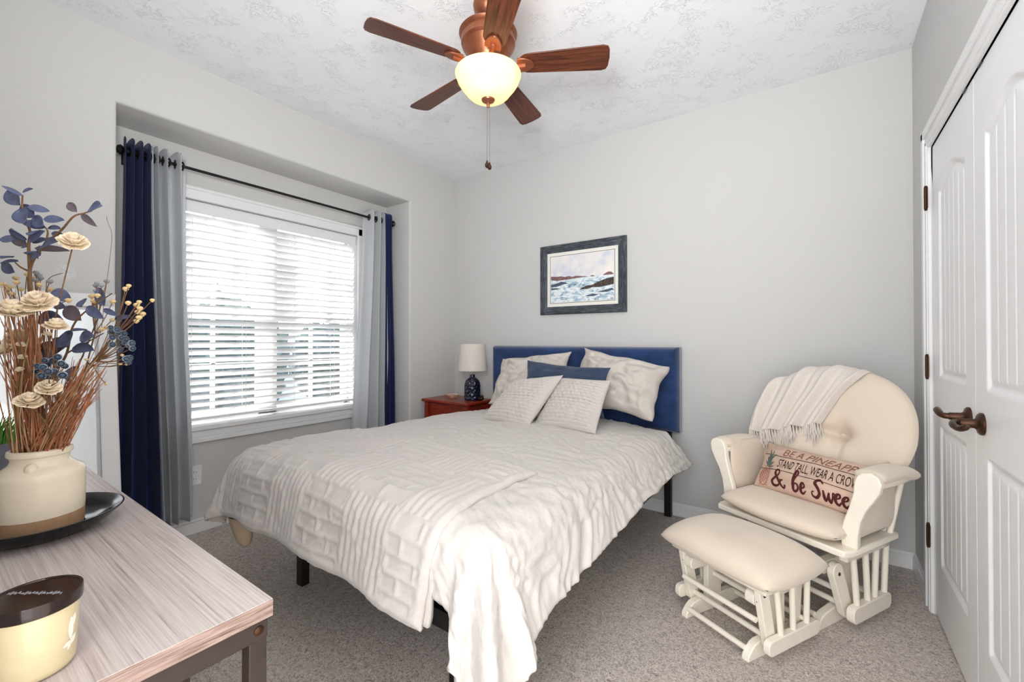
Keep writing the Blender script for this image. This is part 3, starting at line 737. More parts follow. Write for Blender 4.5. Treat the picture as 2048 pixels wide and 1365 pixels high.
pillow('pillow_sham', 'wrinkled ivory pillow tilted against the right half of the headboard', 'pillow', M['sham'], (-1.34,2.76,1.13), (-0.752,2.75,1.02), (-0.80,2.57,0.70), (-1.39,2.57,0.76), 0.24, seed=8, wr=0.04, pinch=0.09, group='ivory pillows against the headboard')
pillow('lumbar_pillow', 'solid navy pillow behind the two ribbed cushions', 'pillow', M['navy_cotton'], (-1.635,2.48,1.045), (-1.03,2.48,1.012), (-1.02,2.36,0.72), (-1.64,2.36,0.72), 0.13, seed=12, wr=0.014, pinch=0.09)
def ribs(u, v):
    k = 16; r = v*k; row = int(r); ph = r-row
    return 0.011*abs(math.sin(ph*PI))**0.6 - 0.0035*(0.5+0.5*math.sin(u*2*PI*11 + row*PI))
pillow('throw_cushion', 'ribbed ivory cushion tilted onto its corner, left of the pair', 'cushion', M['cushion'], (-1.635,2.33,0.915), (-1.268,2.32,0.968), (-1.385,2.10,0.665), (-1.77,2.14,0.672), 0.12, relief=ribs, seed=2, wr=0.006, n=130, pinch=0.04, group='ribbed ivory cushions')
pillow('throw_cushion', 'ribbed ivory cushion sitting upright, right of the pair', 'cushion', M['cushion'], (-1.335,2.40,0.945), (-0.985,2.37,0.945), (-0.985,2.16,0.672), (-1.395,2.18,0.672), 0.12, relief=ribs, seed=6, wr=0.006, n=130, pinch=0.04, group='ribbed ivory cushions')

# ------------------------------------------------------------------ nightstand, lamp, dish
ns = thing('nightstand', 'cherry red wooden nightstand in the corner beside the bed', 'nightstand', (-2.52, 2.735, 0))
MB().box(-0.262, 0.262, -0.172, 0.172, 0.658, 0.68).build('top', M['cherry'], ns, smooth=False, bevel=0.006)
b = MB(); b.box(-0.215, 0.215, -0.125, 0.15, 0.10, 0.655); b.build('cabinet_body', M['cherry'], ns, smooth=False)
for sx in (-1, 1):
    for sy in (-1, 1):
        MB().box(sx*0.225-0.02, sx*0.225+0.02, sy*0.13-0.02, sy*0.13+0.02, 0, 0.657).build('leg', M['cherry'], ns, smooth=False, bevel=0.003)
for z0, z1 in ((0.50, 0.635), (0.33, 0.48)):
    dr = MB().box(0.215, 0.228, -0.105, 0.105, z0, z1).build('drawer', M['cherry'], ns, smooth=False, bevel=0.003)
    MB().lathe([(0,0),(0.006,0),(0.006,0.01),(0.014,0.016),(0.014,0.022),(0,0.026)], 14, (0.228,0,(z0+z1)/2), M4=Matrix.Rotation(PI/2,4,'Y')).build('knob', M['darkbronze'], dr)
lp = thing('table_lamp', 'navy glazed ceramic lamp with a white shade on the nightstand', 'lamp', (-2.37, 2.755, 0.68))
b = MB(); nn = 66
def lampb(u, v):
    z = v*0.215
    prof = [(0, 0.0), (0.064, 0.0), (0.068, 0.006), (0.069, 0.03), (0.068, 0.11), (0.066, 0.135), (0.055, 0.165), (0.036, 0.182), (0.022, 0.19), (0.021, 0.212), (0.012, 0.215), (0, 0.215)]
    q = v*(len(prof)-1); i = min(len(prof)-2, int(q)); f = q-i
    r = lerp(prof[i][0], prof[i+1][0], f); z = lerp(prof[i][1], prof[i+1][1], f)
    if 0.02 < z < 0.155:
        row = (z-0.02)/0.027; a = u*14 + 0.5*(int(row) % 2)
        cx_ = abs((a % 1)-0.5)*2; cy_ = abs((row % 1)-0.5)*2
        r -= 0.0055*max(0, 1-cx_**2*1.1)*max(0, 1-cy_**2)
    return Vector((r*math.cos(2*PI*u), r*math.sin(2*PI*u), z))
b.grid(lampb, 140, 110, 0, True); b.build('base', M['navy_glaze'], lp, ang=60)
MB().lathe([(0.005,0.214),(0.005,0.25),(0.012,0.252),(0.012,0.29),(0.004,0.30),(0.004,0.44),(0,0.445)], 14).build('stem', M['steel'], lp)
MB().lathe([(0.124,0.247),(0.104,0.468)], 56).build('lamp_shade', M['shade'], lp, solid=0.002)
# drop caps of the shade (open tube)
bpy.data.objects['lamp_shade'].data.polygons.data
ls = bpy.data.objects['lamp_shade'].data; bm = bmesh.new(); bm.from_mesh(ls)
bmesh.ops.delete(bm, geom=[f for f in bm.faces if len(f.verts) > 4], context='FACES_ONLY'); bm.to_mesh(ls); bm.free()
ds = thing('trinket_dish', 'small scalloped shell dish on the left of the nightstand', 'dish', (-2.60, 2.76, 0.68))
b = MB()
def dishf(u, v):
    prof = [(0,0.003),(0.026,0.0),(0.03,0.0),(0.048,0.018),(0.056,0.028),(0.054,0.029),(0.045,0.02),(0.028,0.006),(0,0.006)]
    q = v*8; i = min(7, int(q)); f = q-i
    r = lerp(prof[i][0], prof[i+1][0], f)*(1+0.06*math.sin(u*2*PI*9)); return Vector((r*math.cos(2*PI*u), r*math.sin(2*PI*u), lerp(prof[i][1], prof[i+1][1], f)))
b.grid(dishf, 72, 16, 0, True); b.build('bowl', M['dish'], ds)
for i, (dx, dy) in enumerate(((0.008, 0.01), (-0.016, 0.002), (0.012, -0.014))):
    s = MB().ball((0,0,0), 0.013, 7, 5, sc=(1.2,0.9,0.8)).build('polished_stone', M['amethyst'], smooth=False); s.location = (-2.60+dx, 2.76+dy, 0.697)
    tag(s, 'small purple stone lying in the shell dish on the nightstand', 'stone', 'purple stones in the dish')
b = MB(); b.ball((0,0,0.018), 0.026, 16, 10, sc=(1.25,0.8,0.72)); b.ball((0.022,-0.004,0.036), 0.0125, 12, 8); b.ball((-0.026,0.002,0.026), 0.012, 10, 7, sc=(1.3,0.7,1))
fg = b.build('figurine', M['darkbronze']); fg.location = (-2.288, 2.76, 0.68)
tag(fg, 'small dark bird-like figurine at the right foot of the lamp', 'figurine')

# ------------------------------------------------------------------ picture
pc = thing('framed_picture', 'framed watercolor of waves and rocks hung above the headboard', 'picture', (-1.489, YB, 1.662))
W2, H2, FW = 0.362, 0.277, 0.062
for (p0, p1, q1, q0) in (((-W2,-H2),(W2,-H2),(W2-FW,-H2+FW),(-W2+FW,-H2+FW)), ((W2,-H2),(W2,H2),(W2-FW,H2-FW),(W2-FW,-H2+FW)), ((W2,H2),(-W2,H2),(-W2+FW,H2-FW),(W2-FW,H2-FW)), ((-W2,H2),(-W2,-H2),(-W2+FW,-H2+FW),(-W2+FW,H2-FW))):
    b = MB()
    cs = [(0,0),(0,0.022),(0.12,0.028),(0.55,0.026),(0.8,0.018),(1,0.016),(1,0)]
    A = [(lerp(p0[0],q0[0],c), lerp(p0[1],q0[1],c), d) for c, d in cs]; B = [(lerp(p1[0],q1[0],c), lerp(p1[1],q1[1],c), d) for c, d in cs]
    # local frame of the rail: x along the rail so the grain runs with it
    dx, dz = p1[0]-p0[0], p1[1]-p0[1]; L = math.hypot(dx, dz); ang = math.atan2(dz, dx); mid = ((p0[0]+p1[0])/2, (p0[1]+p1[1])/2)
    Rl = Matrix.Translation((mid[0], 0, mid[1])) @ Matrix.Rotation(-ang, 4, 'Y')
    inv = Rl.inverted()
    vs = [inv @ Vector((x, -d, z)) for x, z, d in A+B]; n = len(cs)
    fs = [(i, (i+1) % n, n+(i+1) % n, n+i) for i in range(n)] + [tuple(range(n)), tuple(range(n, 2*n))]
    b.add(vs, fs); o = b.build('frame_rail', M['frame_wood'], pc, ang=25); o.matrix_local = Rl
IW, IH = W2-FW, H2-FW
MB().box(-IW-0.005, IW+0.005, -0.012, -0.004, -IH-0.005, IH+0.005).build('mat_board', M['paper'], pc, smooth=False)
b = MB(); k = 0.026
for x0, x1, z0, z1 in ((-IW+k, IW-k, IH-k-0.003, IH-k), (-IW+k, IW-k, -IH+k, -IH+k+0.003), (-IW+k, -IW+k+0.003, -IH+k, IH-k), (IW-k-0.003, IW-k, -IH+k, IH-k)): b.box(x0, x1, -0.0126, -0.012, z0, z1)
b.build('border_line', M['ink'], pc, smooth=False)
def sea_mat():
    m = NT('watercolor_sea'); tc = m.n('ShaderNodeTexCoord'); sp = m.n('ShaderNodeSeparateXYZ'); m.l(tc.outputs['Object'], sp.inputs[0])
    mp = m.n('ShaderNodeMapping'); mp.inputs['Scale'].default_value = (1, 1, 2.4); m.l(tc.outputs['Object'], mp.inputs[0])
    f = m.noise(mp.outputs[0], 16, 5, 0.65, 1.0)
    sea = m.ramp(f, [(0.3, srgb(96, 128, 158)), (0.42, srgb(176, 200, 216)), (0.52, srgb(232, 238, 240)), (0.7, srgb(246, 248, 248))])
    f2 = m.noise(tc.outputs['Object'], 7, 3)
    sky = m.ramp(f2, [(0.35, srgb(208, 214, 230)), (0.5, srgb(232, 230, 232)), (0.65, srgb(246, 238, 230))])
    g = m.n('ShaderNodeMath', operation='GREATER_THAN'); g.inputs[1].default_value = 0.012; m.l(sp.outputs['Z'], g.inputs[0])
    x = m.n('ShaderNodeMix', data_type='RGBA'); m.l(g.outputs[0], x.inputs[0]); m.l(sea, x.inputs[6]); m.l(sky, x.inputs[7])
    return m.set(x.outputs[2], 0.8, spec=0.15)
M['sea'] = sea_mat()
M['rock_far'] = plain('painted_far_rock', srgb(134, 104, 104), 0.9, spec=0.1, nscale=60, vary=0.35)
M['rock_near'] = plain('painted_near_rock', srgb(84, 74, 72), 0.9, spec=0.1, nscale=70, vary=0.6)
M['rock_blue'] = plain('painted_blue_rock', srgb(84, 94, 112), 0.9, spec=0.1, nscale=70, vary=0.5)
PW, PH = IW-k-0.008, IH-k-0.008
pr = MB(); pr.box(-PW, PW, -0.0128, -0.012, -PH, PH)
def patch(pts, mi): # 0..1 picture coordinates, y up
    pr.prism([(-PW+2*PW*x, -PH+2*PH*y) for x, y in pts], 0, 0.0003, Matrix(((1,0,0,0),(0,0,-1,-0.0128),(0,1,0,0),(0,0,0,1))), mi)
patch([(0,0.585),(0,0.50),(0.1,0.475),(0.2,0.48),(0.32,0.49),(0.45,0.50),(0.62,0.515),(0.5,0.535),(0.42,0.55),(0.36,0.535),(0.3,0.56),(0.24,0.545),(0.17,0.57),(0.1,0.565)], 1)
patch([(0.83,0.51),(0.98,0.51),(1.0,0.515),(0.97,0.56),(0.93,0.575),(0.89,0.56)], 1)
patch([(0.64,0.505),(0.72,0.505),(0.69,0.53),(0.66,0.53)], 1)
patch([(0,0.40),(0,0.34),(0.1,0.345),(0.22,0.39),(0.29,0.40),(0.25,0.43),(0.17,0.45),(0.1,0.415)], 3)
patch([(0,0.32),(0,0.28),(0.1,0.285),(0.17,0.30),(0.08,0.32)], 3)
patch([(0.47,0.245),(0.6,0.25),(0.68,0.28),(0.78,0.27),(0.9,0.29),(1.0,0.31),(1.0,0.46),(0.9,0.44),(0.8,0.40),(0.72,0.36),(0.68,0.33),(0.6,0.325),(0.52,0.29)], 2)
patch([(0.56,0.10),(0.7,0.09),(0.78,0.125),(0.68,0.14),(0.6,0.12)], 3)
patch([(0.74,0.17),(0.9,0.16),(0.99,0.2),(0.98,0.235),(0.86,0.205)], 3)
pr.build('painting', [M['sea'], M['rock_far'], M['rock_near'], M['rock_blue']], pc, smooth=False, weld=False)

# ------------------------------------------------------------------ glider chair and ottoman (local: x right, y back, z up)
RZ = math.radians(-28.15)
def rail(b, y0, y1, x0, x1, z0, z1, r=0.02):
    # board running front-back with rounded ends, extruded across x
    pts = []
    for (cy_, cz_, a0) in ((y1-r, z1-r, 0), (y0+r, z1-r, 90), (y0+r, z0+r, 180), (y1-r, z0+r, 270)):
        for i in range(5):
            a = math.radians(a0 + 22.5*i); pts.append((cy_ + r*math.cos(a), cz_ + r*math.sin(a)))
    b.prism(pts, x0, x1, Matrix(((0,0,1,0),(1,0,0,0),(0,1,0,0),(0,0,0,1))))
YZ = Matrix(((0,0,1,0),(1,0,0,0),(0,1,0,0),(0,0,0,1)))
def foot(b, x0, x1, y0, y1, h):
    pts = [(y0, 0), (y0+0.004, 0.02)] + [(y0+0.012+0.05*t, 0.03+0.03*math.sin(t*PI/2)) for t in (0, 0.3, 0.6, 1)] + [((y0+y1)/2-0.05, h), ((y0+y1)/2+0.05, h)] \
        + [(y1-0.012-0.05*t, 0.03+0.03*math.sin(t*PI/2)) for t in (1, 0.6, 0.3, 0)] + [(y1-0.004, 0.02), (y1, 0)]
    b.prism(pts, x0, x1, YZ)
def link(b, x0, x1, p0, p1, r=0.022):
    (y0, z0), (y1, z1) = p0, p1; a = math.atan2(z1-z0, y1-y0); pts = []
    for i in range(9): pts.append((y1 + r*math.cos(a-PI/2+PI*i/8), z1 + r*math.sin(a-PI/2+PI*i/8)))
    for i in range(9): pts.append((y0 + r*math.cos(a+PI/2+PI*i/8), z0 + r*math.sin(a+PI/2+PI*i/8)))
    b.prism(pts, x0, x1, YZ)
def bolt(parent, x, y, z, s=1):
    MB().lathe([(0,0.003),(0.005,0.003),(0.0075,0.001),(0.0075,-0.004)], 14, (x,y,z), M4=Matrix.Rotation(s*PI/2,4,'Y')).build('bolt', M['darkbronze'], parent)
CW = M['cream_wood']
# ottoman ---------------------------------------------------------
ot = thing('ottoman', 'cream gliding ottoman with a padded top in front of the chair', 'ottoman', (-0.269, 2.015, 0), RZ)
m = MB()
def ottf(side):
    def f(u, v):
        U, V = 2*u-1, 2*v-1
        h = (max(0, 1-abs(U)**3.2)*max(0, 1-abs(V)**3.2))**0.5
        ro = 1-0.055*(U*U*V*V); bow = 1 + 0.02*(1-V*V)
        x, y = 0.258*U*ro*bow, 0.20*V*ro - 0.012
        z = 0.315 + (0.082*h if side > 0 else -0.03*h**0.5)
        return Vector((x, y, z + 0.004*nz(u*4, v*4, 2)*h))
    return f
m.grid(ottf(1), 44, 36); m.grid(ottf(-1), 44, 36); m.build('cushion', M['micro'], ot, ang=120)
MB().box(-0.215, 0.215, -0.165, 0.15, 0.268, 0.292).build('top_board', CW, ot, bevel=0.006)
for s in (-1, 1):
    b = MB(); xa, xb = sorted((s*0.19, s*0.215)); rail(b, -0.145, 0.165, xa, xb, 0.045, 0.10, 0.02); b.build('side_rail', CW, ot, bevel=0.003)
    for (yt, yb) in ((-0.085, -0.058), (0.008, 0.014), (0.105, 0.098)):
        MB().tube([(s*0.2025, yb, 0.09), (s*0.2025, yt, 0.28)], 0.0105, 12).build('spindle', CW, ot)
    b = MB(); xa, xb = sorted((s*0.160, s*0.186)); link(b, xa, xb, (-0.128, 0.258), (-0.085, 0.065), 0.026); b.build('front_plank', CW, ot, bevel=0.003)
    bolt(ot, s*0.1865, -0.128, 0.25, s); bolt(ot, s*0.1865, -0.088, 0.075, s)
    b = MB(); foot(b, *sorted((s*0.125, s*0.155)), -0.175, 0.17, 0.06); b.build('foot', CW, ot, bevel=0.004)
    b = MB(); b.box(*sorted((s*0.127, s*0.153)), -0.04, 0.045, 0.055, 0.235); rail(b, -0.15, 0.13, *sorted((s*0.122, s*0.158)), 0.20, 0.25, 0.02); b.build('post', CW, ot, bevel=0.003)
    b = MB(); link(b, *sorted((s*0.160, s*0.176)), (0.10, 0.235), (0.085, 0.085), 0.02); b.build('swing_arm', CW, ot, bevel=0.002)
    bolt(ot, s*0.17, -0.14, 0.225, s)
for (y, z, w) in ((-0.155, 0.035, 0.13), (-0.145, 0.155, 0.165), (0.14, 0.035, 0.13), (0.0, 0.15, 0.13), (0.11, 0.10, 0.19), (-0.085, 0.075, 0.19)):
    MB().tube([(-w, y, z), (w, y, z)], 0.0105, 12).build('crossbar', CW, ot)
# glider chair ----------------------------------------------------
cr = Vector((2.1*0.4718 - 1.19*0.8817, 2.1*0.8817 + 1.19*0.4718, 0))
ch = thing('glider_chair', 'cream wooden glider chair with padded arms and round tufted back', 'chair', cr, RZ)
b = MB()
pts = [(-0.275,-0.235),(0.275,-0.235),(0.29,-0.20),(0.285,0.165),(-0.285,0.165),(-0.29,-0.20)]
b.prism(pts, 0.345, 0.372); b.build('seat_board', CW, ch, bevel=0.006)
b = MB(); b.box(-0.255, -0.225, -0.17, 0.155, 0.305, 0.345); b.box(0.225, 0.255, -0.17, 0.155, 0.305, 0.345); b.box(-0.255, 0.255, 0.12, 0.15, 0.305, 0.345); b.build('seat_apron', CW, ch, bevel=0.004)
for s in (-1, 1):
    b = MB(); rail(b, -0.115, 0.18, *sorted((s*0.222, s*0.252)), 0.04, 0.105, 0.025); b.build('side_rail', CW, ch, bevel=0.003)
    for (yt, yb) in ((-0.092, -0.062), (0.002, 0.018), (0.09, 0.072), (0.172, 0.15)):
        MB().tube([(s*0.237, yb, 0.098), (s*0.237, yt, 0.315)], 0.0115, 12).build('spindle', CW, ch)
    b = MB(); link(b, *sorted((s*0.185, s*0.212)), (-0.145, 0.245), (-0.075, 0.075), 0.034); b.build('front_plank', CW, ch, bevel=0.003)
    bolt(ch, s*0.2125, -0.14, 0.235, s)
    b = MB(); foot(b, *sorted((s*0.14, s*0.172)), -0.215, 0.25, 0.075); b.build('foot', CW, ch, bevel=0.004)
    b = MB(); b.box(*sorted((s*0.142, s*0.17)), -0.05, 0.07, 0.06, 0.255); rail(b, -0.19, 0.17, *sorted((s*0.139, s*0.175)), 0.225, 0.275, 0.02); b.build('post', CW, ch, bevel=0.003)
    bolt(ch, s*0.176, 0.14, 0.25, s)
    # curved arm bracket, seen from the front
    pts2 = [(0.235,0.37),(0.232,0.42),(0.243,0.47),(0.262,0.53),(0.277,0.59),(0.28,0.63),(0.288,0.655),(0.305,0.672),(0.335,0.678),(0.358,0.668),(0.368,0.645),(0.362,0.61),(0.342,0.57),(0.318,0.53),(0.300,0.48),(0.292,0.43),(0.29,0.37)]
    if s < 0: pts2 = [(-x, z) for x, z in pts2]
    b = MB(); b.prism(pts2, 0, 0.028, Matrix(((1,0,0,0),(0,0,-1,-0.145),(0,1,0,0),(0,0,0,1)))); b.build('arm_bracket', CW, ch, bevel=0.005)
    # arm rest board
    b = MB(); b.prism([(s*0.275,-0.16),(s*0.355,-0.16),(s*0.36,-0.02),(s*0.355,0.08),(s*0.325,0.13),(s*0.28,0.13)], 0.618, 0.638); b.build('arm_board', CW, ch, bevel=0.005)
    # arm cushion: top pad that also drapes inside down to the seat
    m = MB()
    def arm(u, v, s=s):
        y = lerp(-0.155, 0.15, v); e = min(v, 1-v); k = math.sqrt(max(0, 1-(1-min(1, e/0.09))**2))
        a = 2*PI*u
        x = 0.318 + (0.052*math.cos(a)); z = 0.657 + 0.028*math.sin(a)*k - 0.02*smoothstep(0.5, 1.0, v)
        x = 0.318 + (x-0.318)*(0.75+0.25*k)
        return Vector((s*x, y, z))
    m.grid(arm, 24, 24, 0, True)
    m.grid(lambda u, v, s=s: Vector((s*(0.272 + 0.026*math.cos(2*PI*u)*(1-abs(2*v-1)**4)), lerp(-0.142, 0.15, 0.5+0.5*math.sin(2*PI*u)), lerp(0.40, 0.672, v))), 28, 16, 0, True)
    m.build('arm_cushion', M['micro'], ch, ang=120)
    MB().tube([(s*0.265, 0.13, 0.36), (s*0.30, 0.165, 0.63)], 0.011, 12).build('arm_post', CW, ch)
    MB().bar((s*0.24, 0.135, 0.36), (s*0.255, 0.30, 0.86), 0.03, 0.02, (0,1,0)).build('back_post', CW, ch, bevel=0.004)
for i in range(5):
    x = -0.14 + 0.07*i; MB().bar((x, 0.135, 0.36), (x, 0.29, 0.84), 0.03, 0.012, (0,1,0)).build('back_slat', CW, ch, bevel=0.003)
for (y, z, w) in ((-0.19, 0.05, 0.145), (0.2, 0.05, 0.145), (0.0, 0.2, 0.145), (-0.085, 0.09, 0.2), (0.12, 0.085, 0.23), (-0.10, 0.15, 0.19)):
    MB().tube([(-w, y, z), (w, y, z)], 0.0115, 12).build('crossbar', CW, ch)
# seat cushion
m = MB()
def seatf(side):
    def f(u, v):
        U, V = 2*u-1, 2*v-1
        h = (max(0, 1-abs(U)**4)*max(0, 1-abs(V)**4))**0.45
        ro = 1-0.04*(U*U*V*V)
        x, y = 0.265*U*ro*lerp(1.0, 0.92, v), -0.02 + 0.235*V*ro - 0.02*(1-U*U)*(1 if V < 0 else 0)*abs(V)
        z = 0.415 + (0.052*h if side > 0 else -0.044*h)
        return Vector((x, y, z + 0.02*(1-v)*0 + 0.004*nz(u*3, v*3)*h))
    return f
m.grid(seatf(1), 50, 44); m.grid(seatf(-1), 50, 44); m.build('seat_cushion', M['micro'], ch, ang=120)
# back cushion: near-circular outline, tufted
LEAN = 0.40
def bc_front(x, z):    # y of the cushion's front face at local x,z
    return 0.02 + (z-0.45)*LEAN
def backf(side):
    def f(u, v):
        r = v; a = 2*PI*u
        ex = 2.35
        ca, sa = math.cos(a), math.sin(a)
        k = (abs(ca)**ex + abs(sa)**ex)**(-1/ex)
        hw_ = 0.338 if sa > 0 else lerp(0.338, 0.27, (-sa)**1.3)
        x = hw_*ca*k*r; z = 0.745 + (0.295 if sa > 0 else 0.335)*sa*k*r
        if sa > 0: z = 0.745 + 0.295*sa*k*r
        h = max(0, 1-r**3.0)**0.5
        d = 0.062*h
        tx, tz = 0.075, 0.735
        if side > 0:
            dd = (x-tx)**2 + (z-tz)**2
            d -= 0.035*math.exp(-dd/0.0016) + 0.018*math.exp(-dd/0.012)
            d -= 0.03*math.exp(-((z-tz+0.03*(x-tx))**2)/0.00045)*math.exp(-max(0, x-tx+0.0)**2/0.002)*math.exp(-(x-tx)**2/0.05)
            d -= 0.03*math.exp(-((x-tx)**2)/0.0004)*math.exp(-max(0, z-tz)**2/0.002)*math.exp(-(z-tz)**2/0.06)
            d -= 0.006*math.exp(-((z-tz)**2)/0.0012)*math.exp(-(x-tx)**2/0.09)
        y = 0.07 + (z-0.45)*LEAN
        n_ = Vector((0, -1, LEAN)).normalized()
        return Vector((x, y, z)) + n_*(d if side > 0 else -0.9*d)
    return f
m = MB(); m.grid(backf(1), 90, 50, 0, True); m.grid(backf(-1), 90, 20, 0, True); bco = m.build('back_cushion', M['micro'], ch, ang=120)
MB().lathe([(0,0.005),(0.007,0.004),(0.010,0),(0.010,-0.004)], 14, (0.075, 0.175, 0.735), M4=Matrix.Rotation(PI/2+0.35,4,'X')).build('tuft_button', M['micro'], bco)

# word pillow on the seat
def chair_pt(x, y, z): return Matrix.Translation(cr) @ Matrix.Rotation(RZ, 4, 'Z') @ Vector((x, y, z))
root, ps = pillow('lumbar_pillow', 'plank-printed lettered pillow with a pineapple on the glider seat', 'pillow', M['print_pillow'],
    chair_pt(-0.205, 0.055, 0.66), chair_pt(0.285, 0.04, 0.655), chair_pt(0.275, -0.075, 0.462), chair_pt(-0.20, -0.075, 0.462), 0.13, seed=4, wr=0.008, pinch=0.05, ext=True, n=60)
def put_text(b, txt, u0, v0, u1, hgt, shear=0, off=0.0, lift=0.0018):
    vs, fs = text_mesh(txt, 1.0, shear, off)
    bm = bmesh.new(); bv = [bm.verts.new(v) for v in vs]
    for f_ in fs:
        try: bm.faces.new([bv[i] for i in f_])
        except ValueError: pass
    x0 = min(v.x for v in vs); x1 = max(v.x for v in vs)
    for _ in range(2):
        es = [e for e in bm.edges if (e.verts[0].co-e.verts[1].co).length > 0.25]
        if es: bmesh.ops.subdivide_edges(bm, edges=es, cuts=1)
    bmesh.ops.triangulate(bm, faces=bm.faces)
    bm.verts.ensure_lookup_table(); bm.verts.index_update()
    vv = [ps(lerp(u0, u1, (v.co.x-x0)/(x1-x0)), v0 - v.co.y*hgt, lift) for v in bm.verts]
    b.add(vv, [tuple(v.index for v in f_.verts) for f_ in bm.faces]); bm.free()
def stroke(b, pts, w, fn, n=None, mi=0):
    n = n or 6*len(pts); P = [cat_rom([(p[0], p[1], 0) for p in pts], i/n) for i in range(n+1)]
    ws = [p[2] if len(p) > 2 else w for p in pts]
    vs = []
    for i, p in enumerate(P):
        d = (P[min(i+1, n)]-P[max(i-1, 0)]); d = d.normalized() if d.length > 1e-9 else Vector((1,0,0))
        q = Vector((-d.y, d.x, 0)); k = i/n*(len(pts)-1); j = min(len(pts)-2, int(k)); ww = lerp(ws[j], ws[j+1], k-j)
        vs += [fn(p.x+q.x*ww/2, p.y+q.y*ww/2), fn(p.x-q.x*ww/2, p.y-q.y*ww/2)]
    b.add(vs, [(2*i, 2*i+1, 2*i+3, 2*i+2) for i in range(n)], mi)
AR = 0.49/0.22          # pillow width over height, to draw strokes in square units
def pf(x, y, l=0.002): return ps(x/AR, y, l)
b = MB(); put_text(b, 'BE A PINEAPPLE', 0.24, 0.27, 0.985, 0.23, 0.2); b.build('lettering', M['brown_ink'], root, smooth=False)['label'] = 'brown capitals reading BE A PINEAPPLE'
b = MB(); put_text(b, 'STAND TALL, WEAR A CROWN', 0.225, 0.55, 0.97, 0.27); b.build('lettering', M['ink'], root, smooth=False)['label'] = 'black capitals reading STAND TALL, WEAR A CROWN'
b = MB()
def gl(strokes, ox, oy, sc, w):
    for st in strokes: stroke(b, [(ox+p[0]*sc, oy-p[1]*sc) + ((p[2]*w,) if len(p) > 2 else (w,)) for p in st], w, pf, 8*len(st))
g_amp = [[(0.80,0.02,.7),(0.60,0.20,1.1),(0.35,0.52,1.3),(0.20,0.76,1.2),(0.24,0.96,1.0),(0.40,1.0,.8),(0.50,0.84,.8),(0.40,0.66,.7),(0.18,0.46,1.1),(0.04,0.24,1.3),(0.14,0.04,1.2),(0.38,0.02,1.0),(0.56,0.16,.8),(0.66,0.40,.6)], [(0.54,0.42,.5),(0.66,0.41,.6),(0.78,0.44,.5)], [(0.78,0.03,.7),(0.92,0.0,1.0),(0.97,0.12,.9),(0.88,0.16,.7)]]
g_b = [[(-0.05,0.30,.4),(0.10,0.55,.6),(0.26,0.95,.7),(0.28,1.18,.9),(0.16,1.2,1.0),(0.08,0.85,1.4),(0.06,0.35,1.5),(0.10,0.06,1.2),(0.24,0.0,1.1),(0.38,0.14,1.0),(0.36,0.36,.9),(0.22,0.44,.6),(0.16,0.36,.5)]]
g_e = [[(0.0,0.24,.5),(0.16,0.28,.6),(0.29,0.40,.9),(0.25,0.54,.9),(0.13,0.52,1.1),(0.05,0.30,1.5),(0.10,0.06,1.3),(0.25,0.0,.9),(0.42,0.18,.4)]]
g_S = [[(0.6,0.85,.6),(0.45,1.0,1.0),(0.22,0.95,1.2),(0.15,0.75,1.4),(0.35,0.5,1.5),(0.42,0.2,1.4),(0.25,0.0,1.1),(0.02,0.05,.8),(-0.05,0.25,.6),(0.08,0.3,.5)]]
g_w = [[(0.0,0.5,.6),(0.05,0.2,1.5),(0.12,0.02,1.2),(0.25,0.15,.7),(0.32,0.45,.7),(0.33,0.15,1.5),(0.42,0.0,1.1),(0.56,0.2,.7),(0.55,0.5,.8),(0.68,0.42,.5)]]
g_t = [[(0.15,0.95,.9),(0.12,0.4,1.4),(0.15,0.08,1.2),(0.28,0.0,.8),(0.42,0.15,.4)], [(-0.02,0.62,.5),(0.2,0.66,.8),(0.4,0.7,.5)]]
S_, W_ = 0.31, 0.042
for g_, ox in ((g_amp, 0.47), (g_b, 0.93), (g_e, 1.09), (g_S, 1.35), (g_w, 1.56), (g_e, 1.76), (g_e, 1.89), (g_t, 2.03)): gl(g_, ox, 0.92, S_, W_)
b.build('lettering', M['maroon'], root, smooth=False)['label'] = 'maroon brush script reading & be Sweet'
b = MB()
for yv in (0.30, 0.62): stroke(b, [(0.06, yv), (0.7, yv), (1.4, yv), (2.14, yv)], 0.012, pf, 40)
b.build('plank_line', M['ink'], root, smooth=False)
b = MB()
cxp, cyp = 0.26, 0.76
for a in range(-2, 3):
    stroke(b, [(cxp-0.10, cyp+0.06*a-0.09), (cxp, cyp+0.06*a), (cxp+0.10, cyp+0.06*a+0.09)], 0.012, pf, 10); stroke(b, [(cxp+0.10, cyp+0.06*a-0.09), (cxp, cyp+0.06*a), (cxp-0.10, cyp+0.06*a+0.09)], 0.012, pf, 10)
stroke(b, [(cxp+0.115*math.cos(t), cyp+0.2*math.sin(t)) for t in [2*PI*i/14 for i in range(15)]], 0.014, pf, 56)
b.build('pineapple_fruit', M['red_ink'], root, smooth=False)
b = MB()
for (dx, dy) in ((-0.10,-0.12), (-0.06,-0.22), (0.0,-0.3), (0.07,-0.24), (0.12,-0.12), (0.15,-0.02), (-0.03,-0.38), (0.06,-0.36), (0.12,-0.3)):
    stroke(b, [(cxp+dx*0.1, 0.57, 0.03), (cxp+dx*0.6, 0.57+dy*0.7, 0.034), (cxp+dx, 0.57+dy, 0.006)], 0.03, pf, 12)
b.build('pineapple_leaves', M['green_ink'], root, smooth=False)

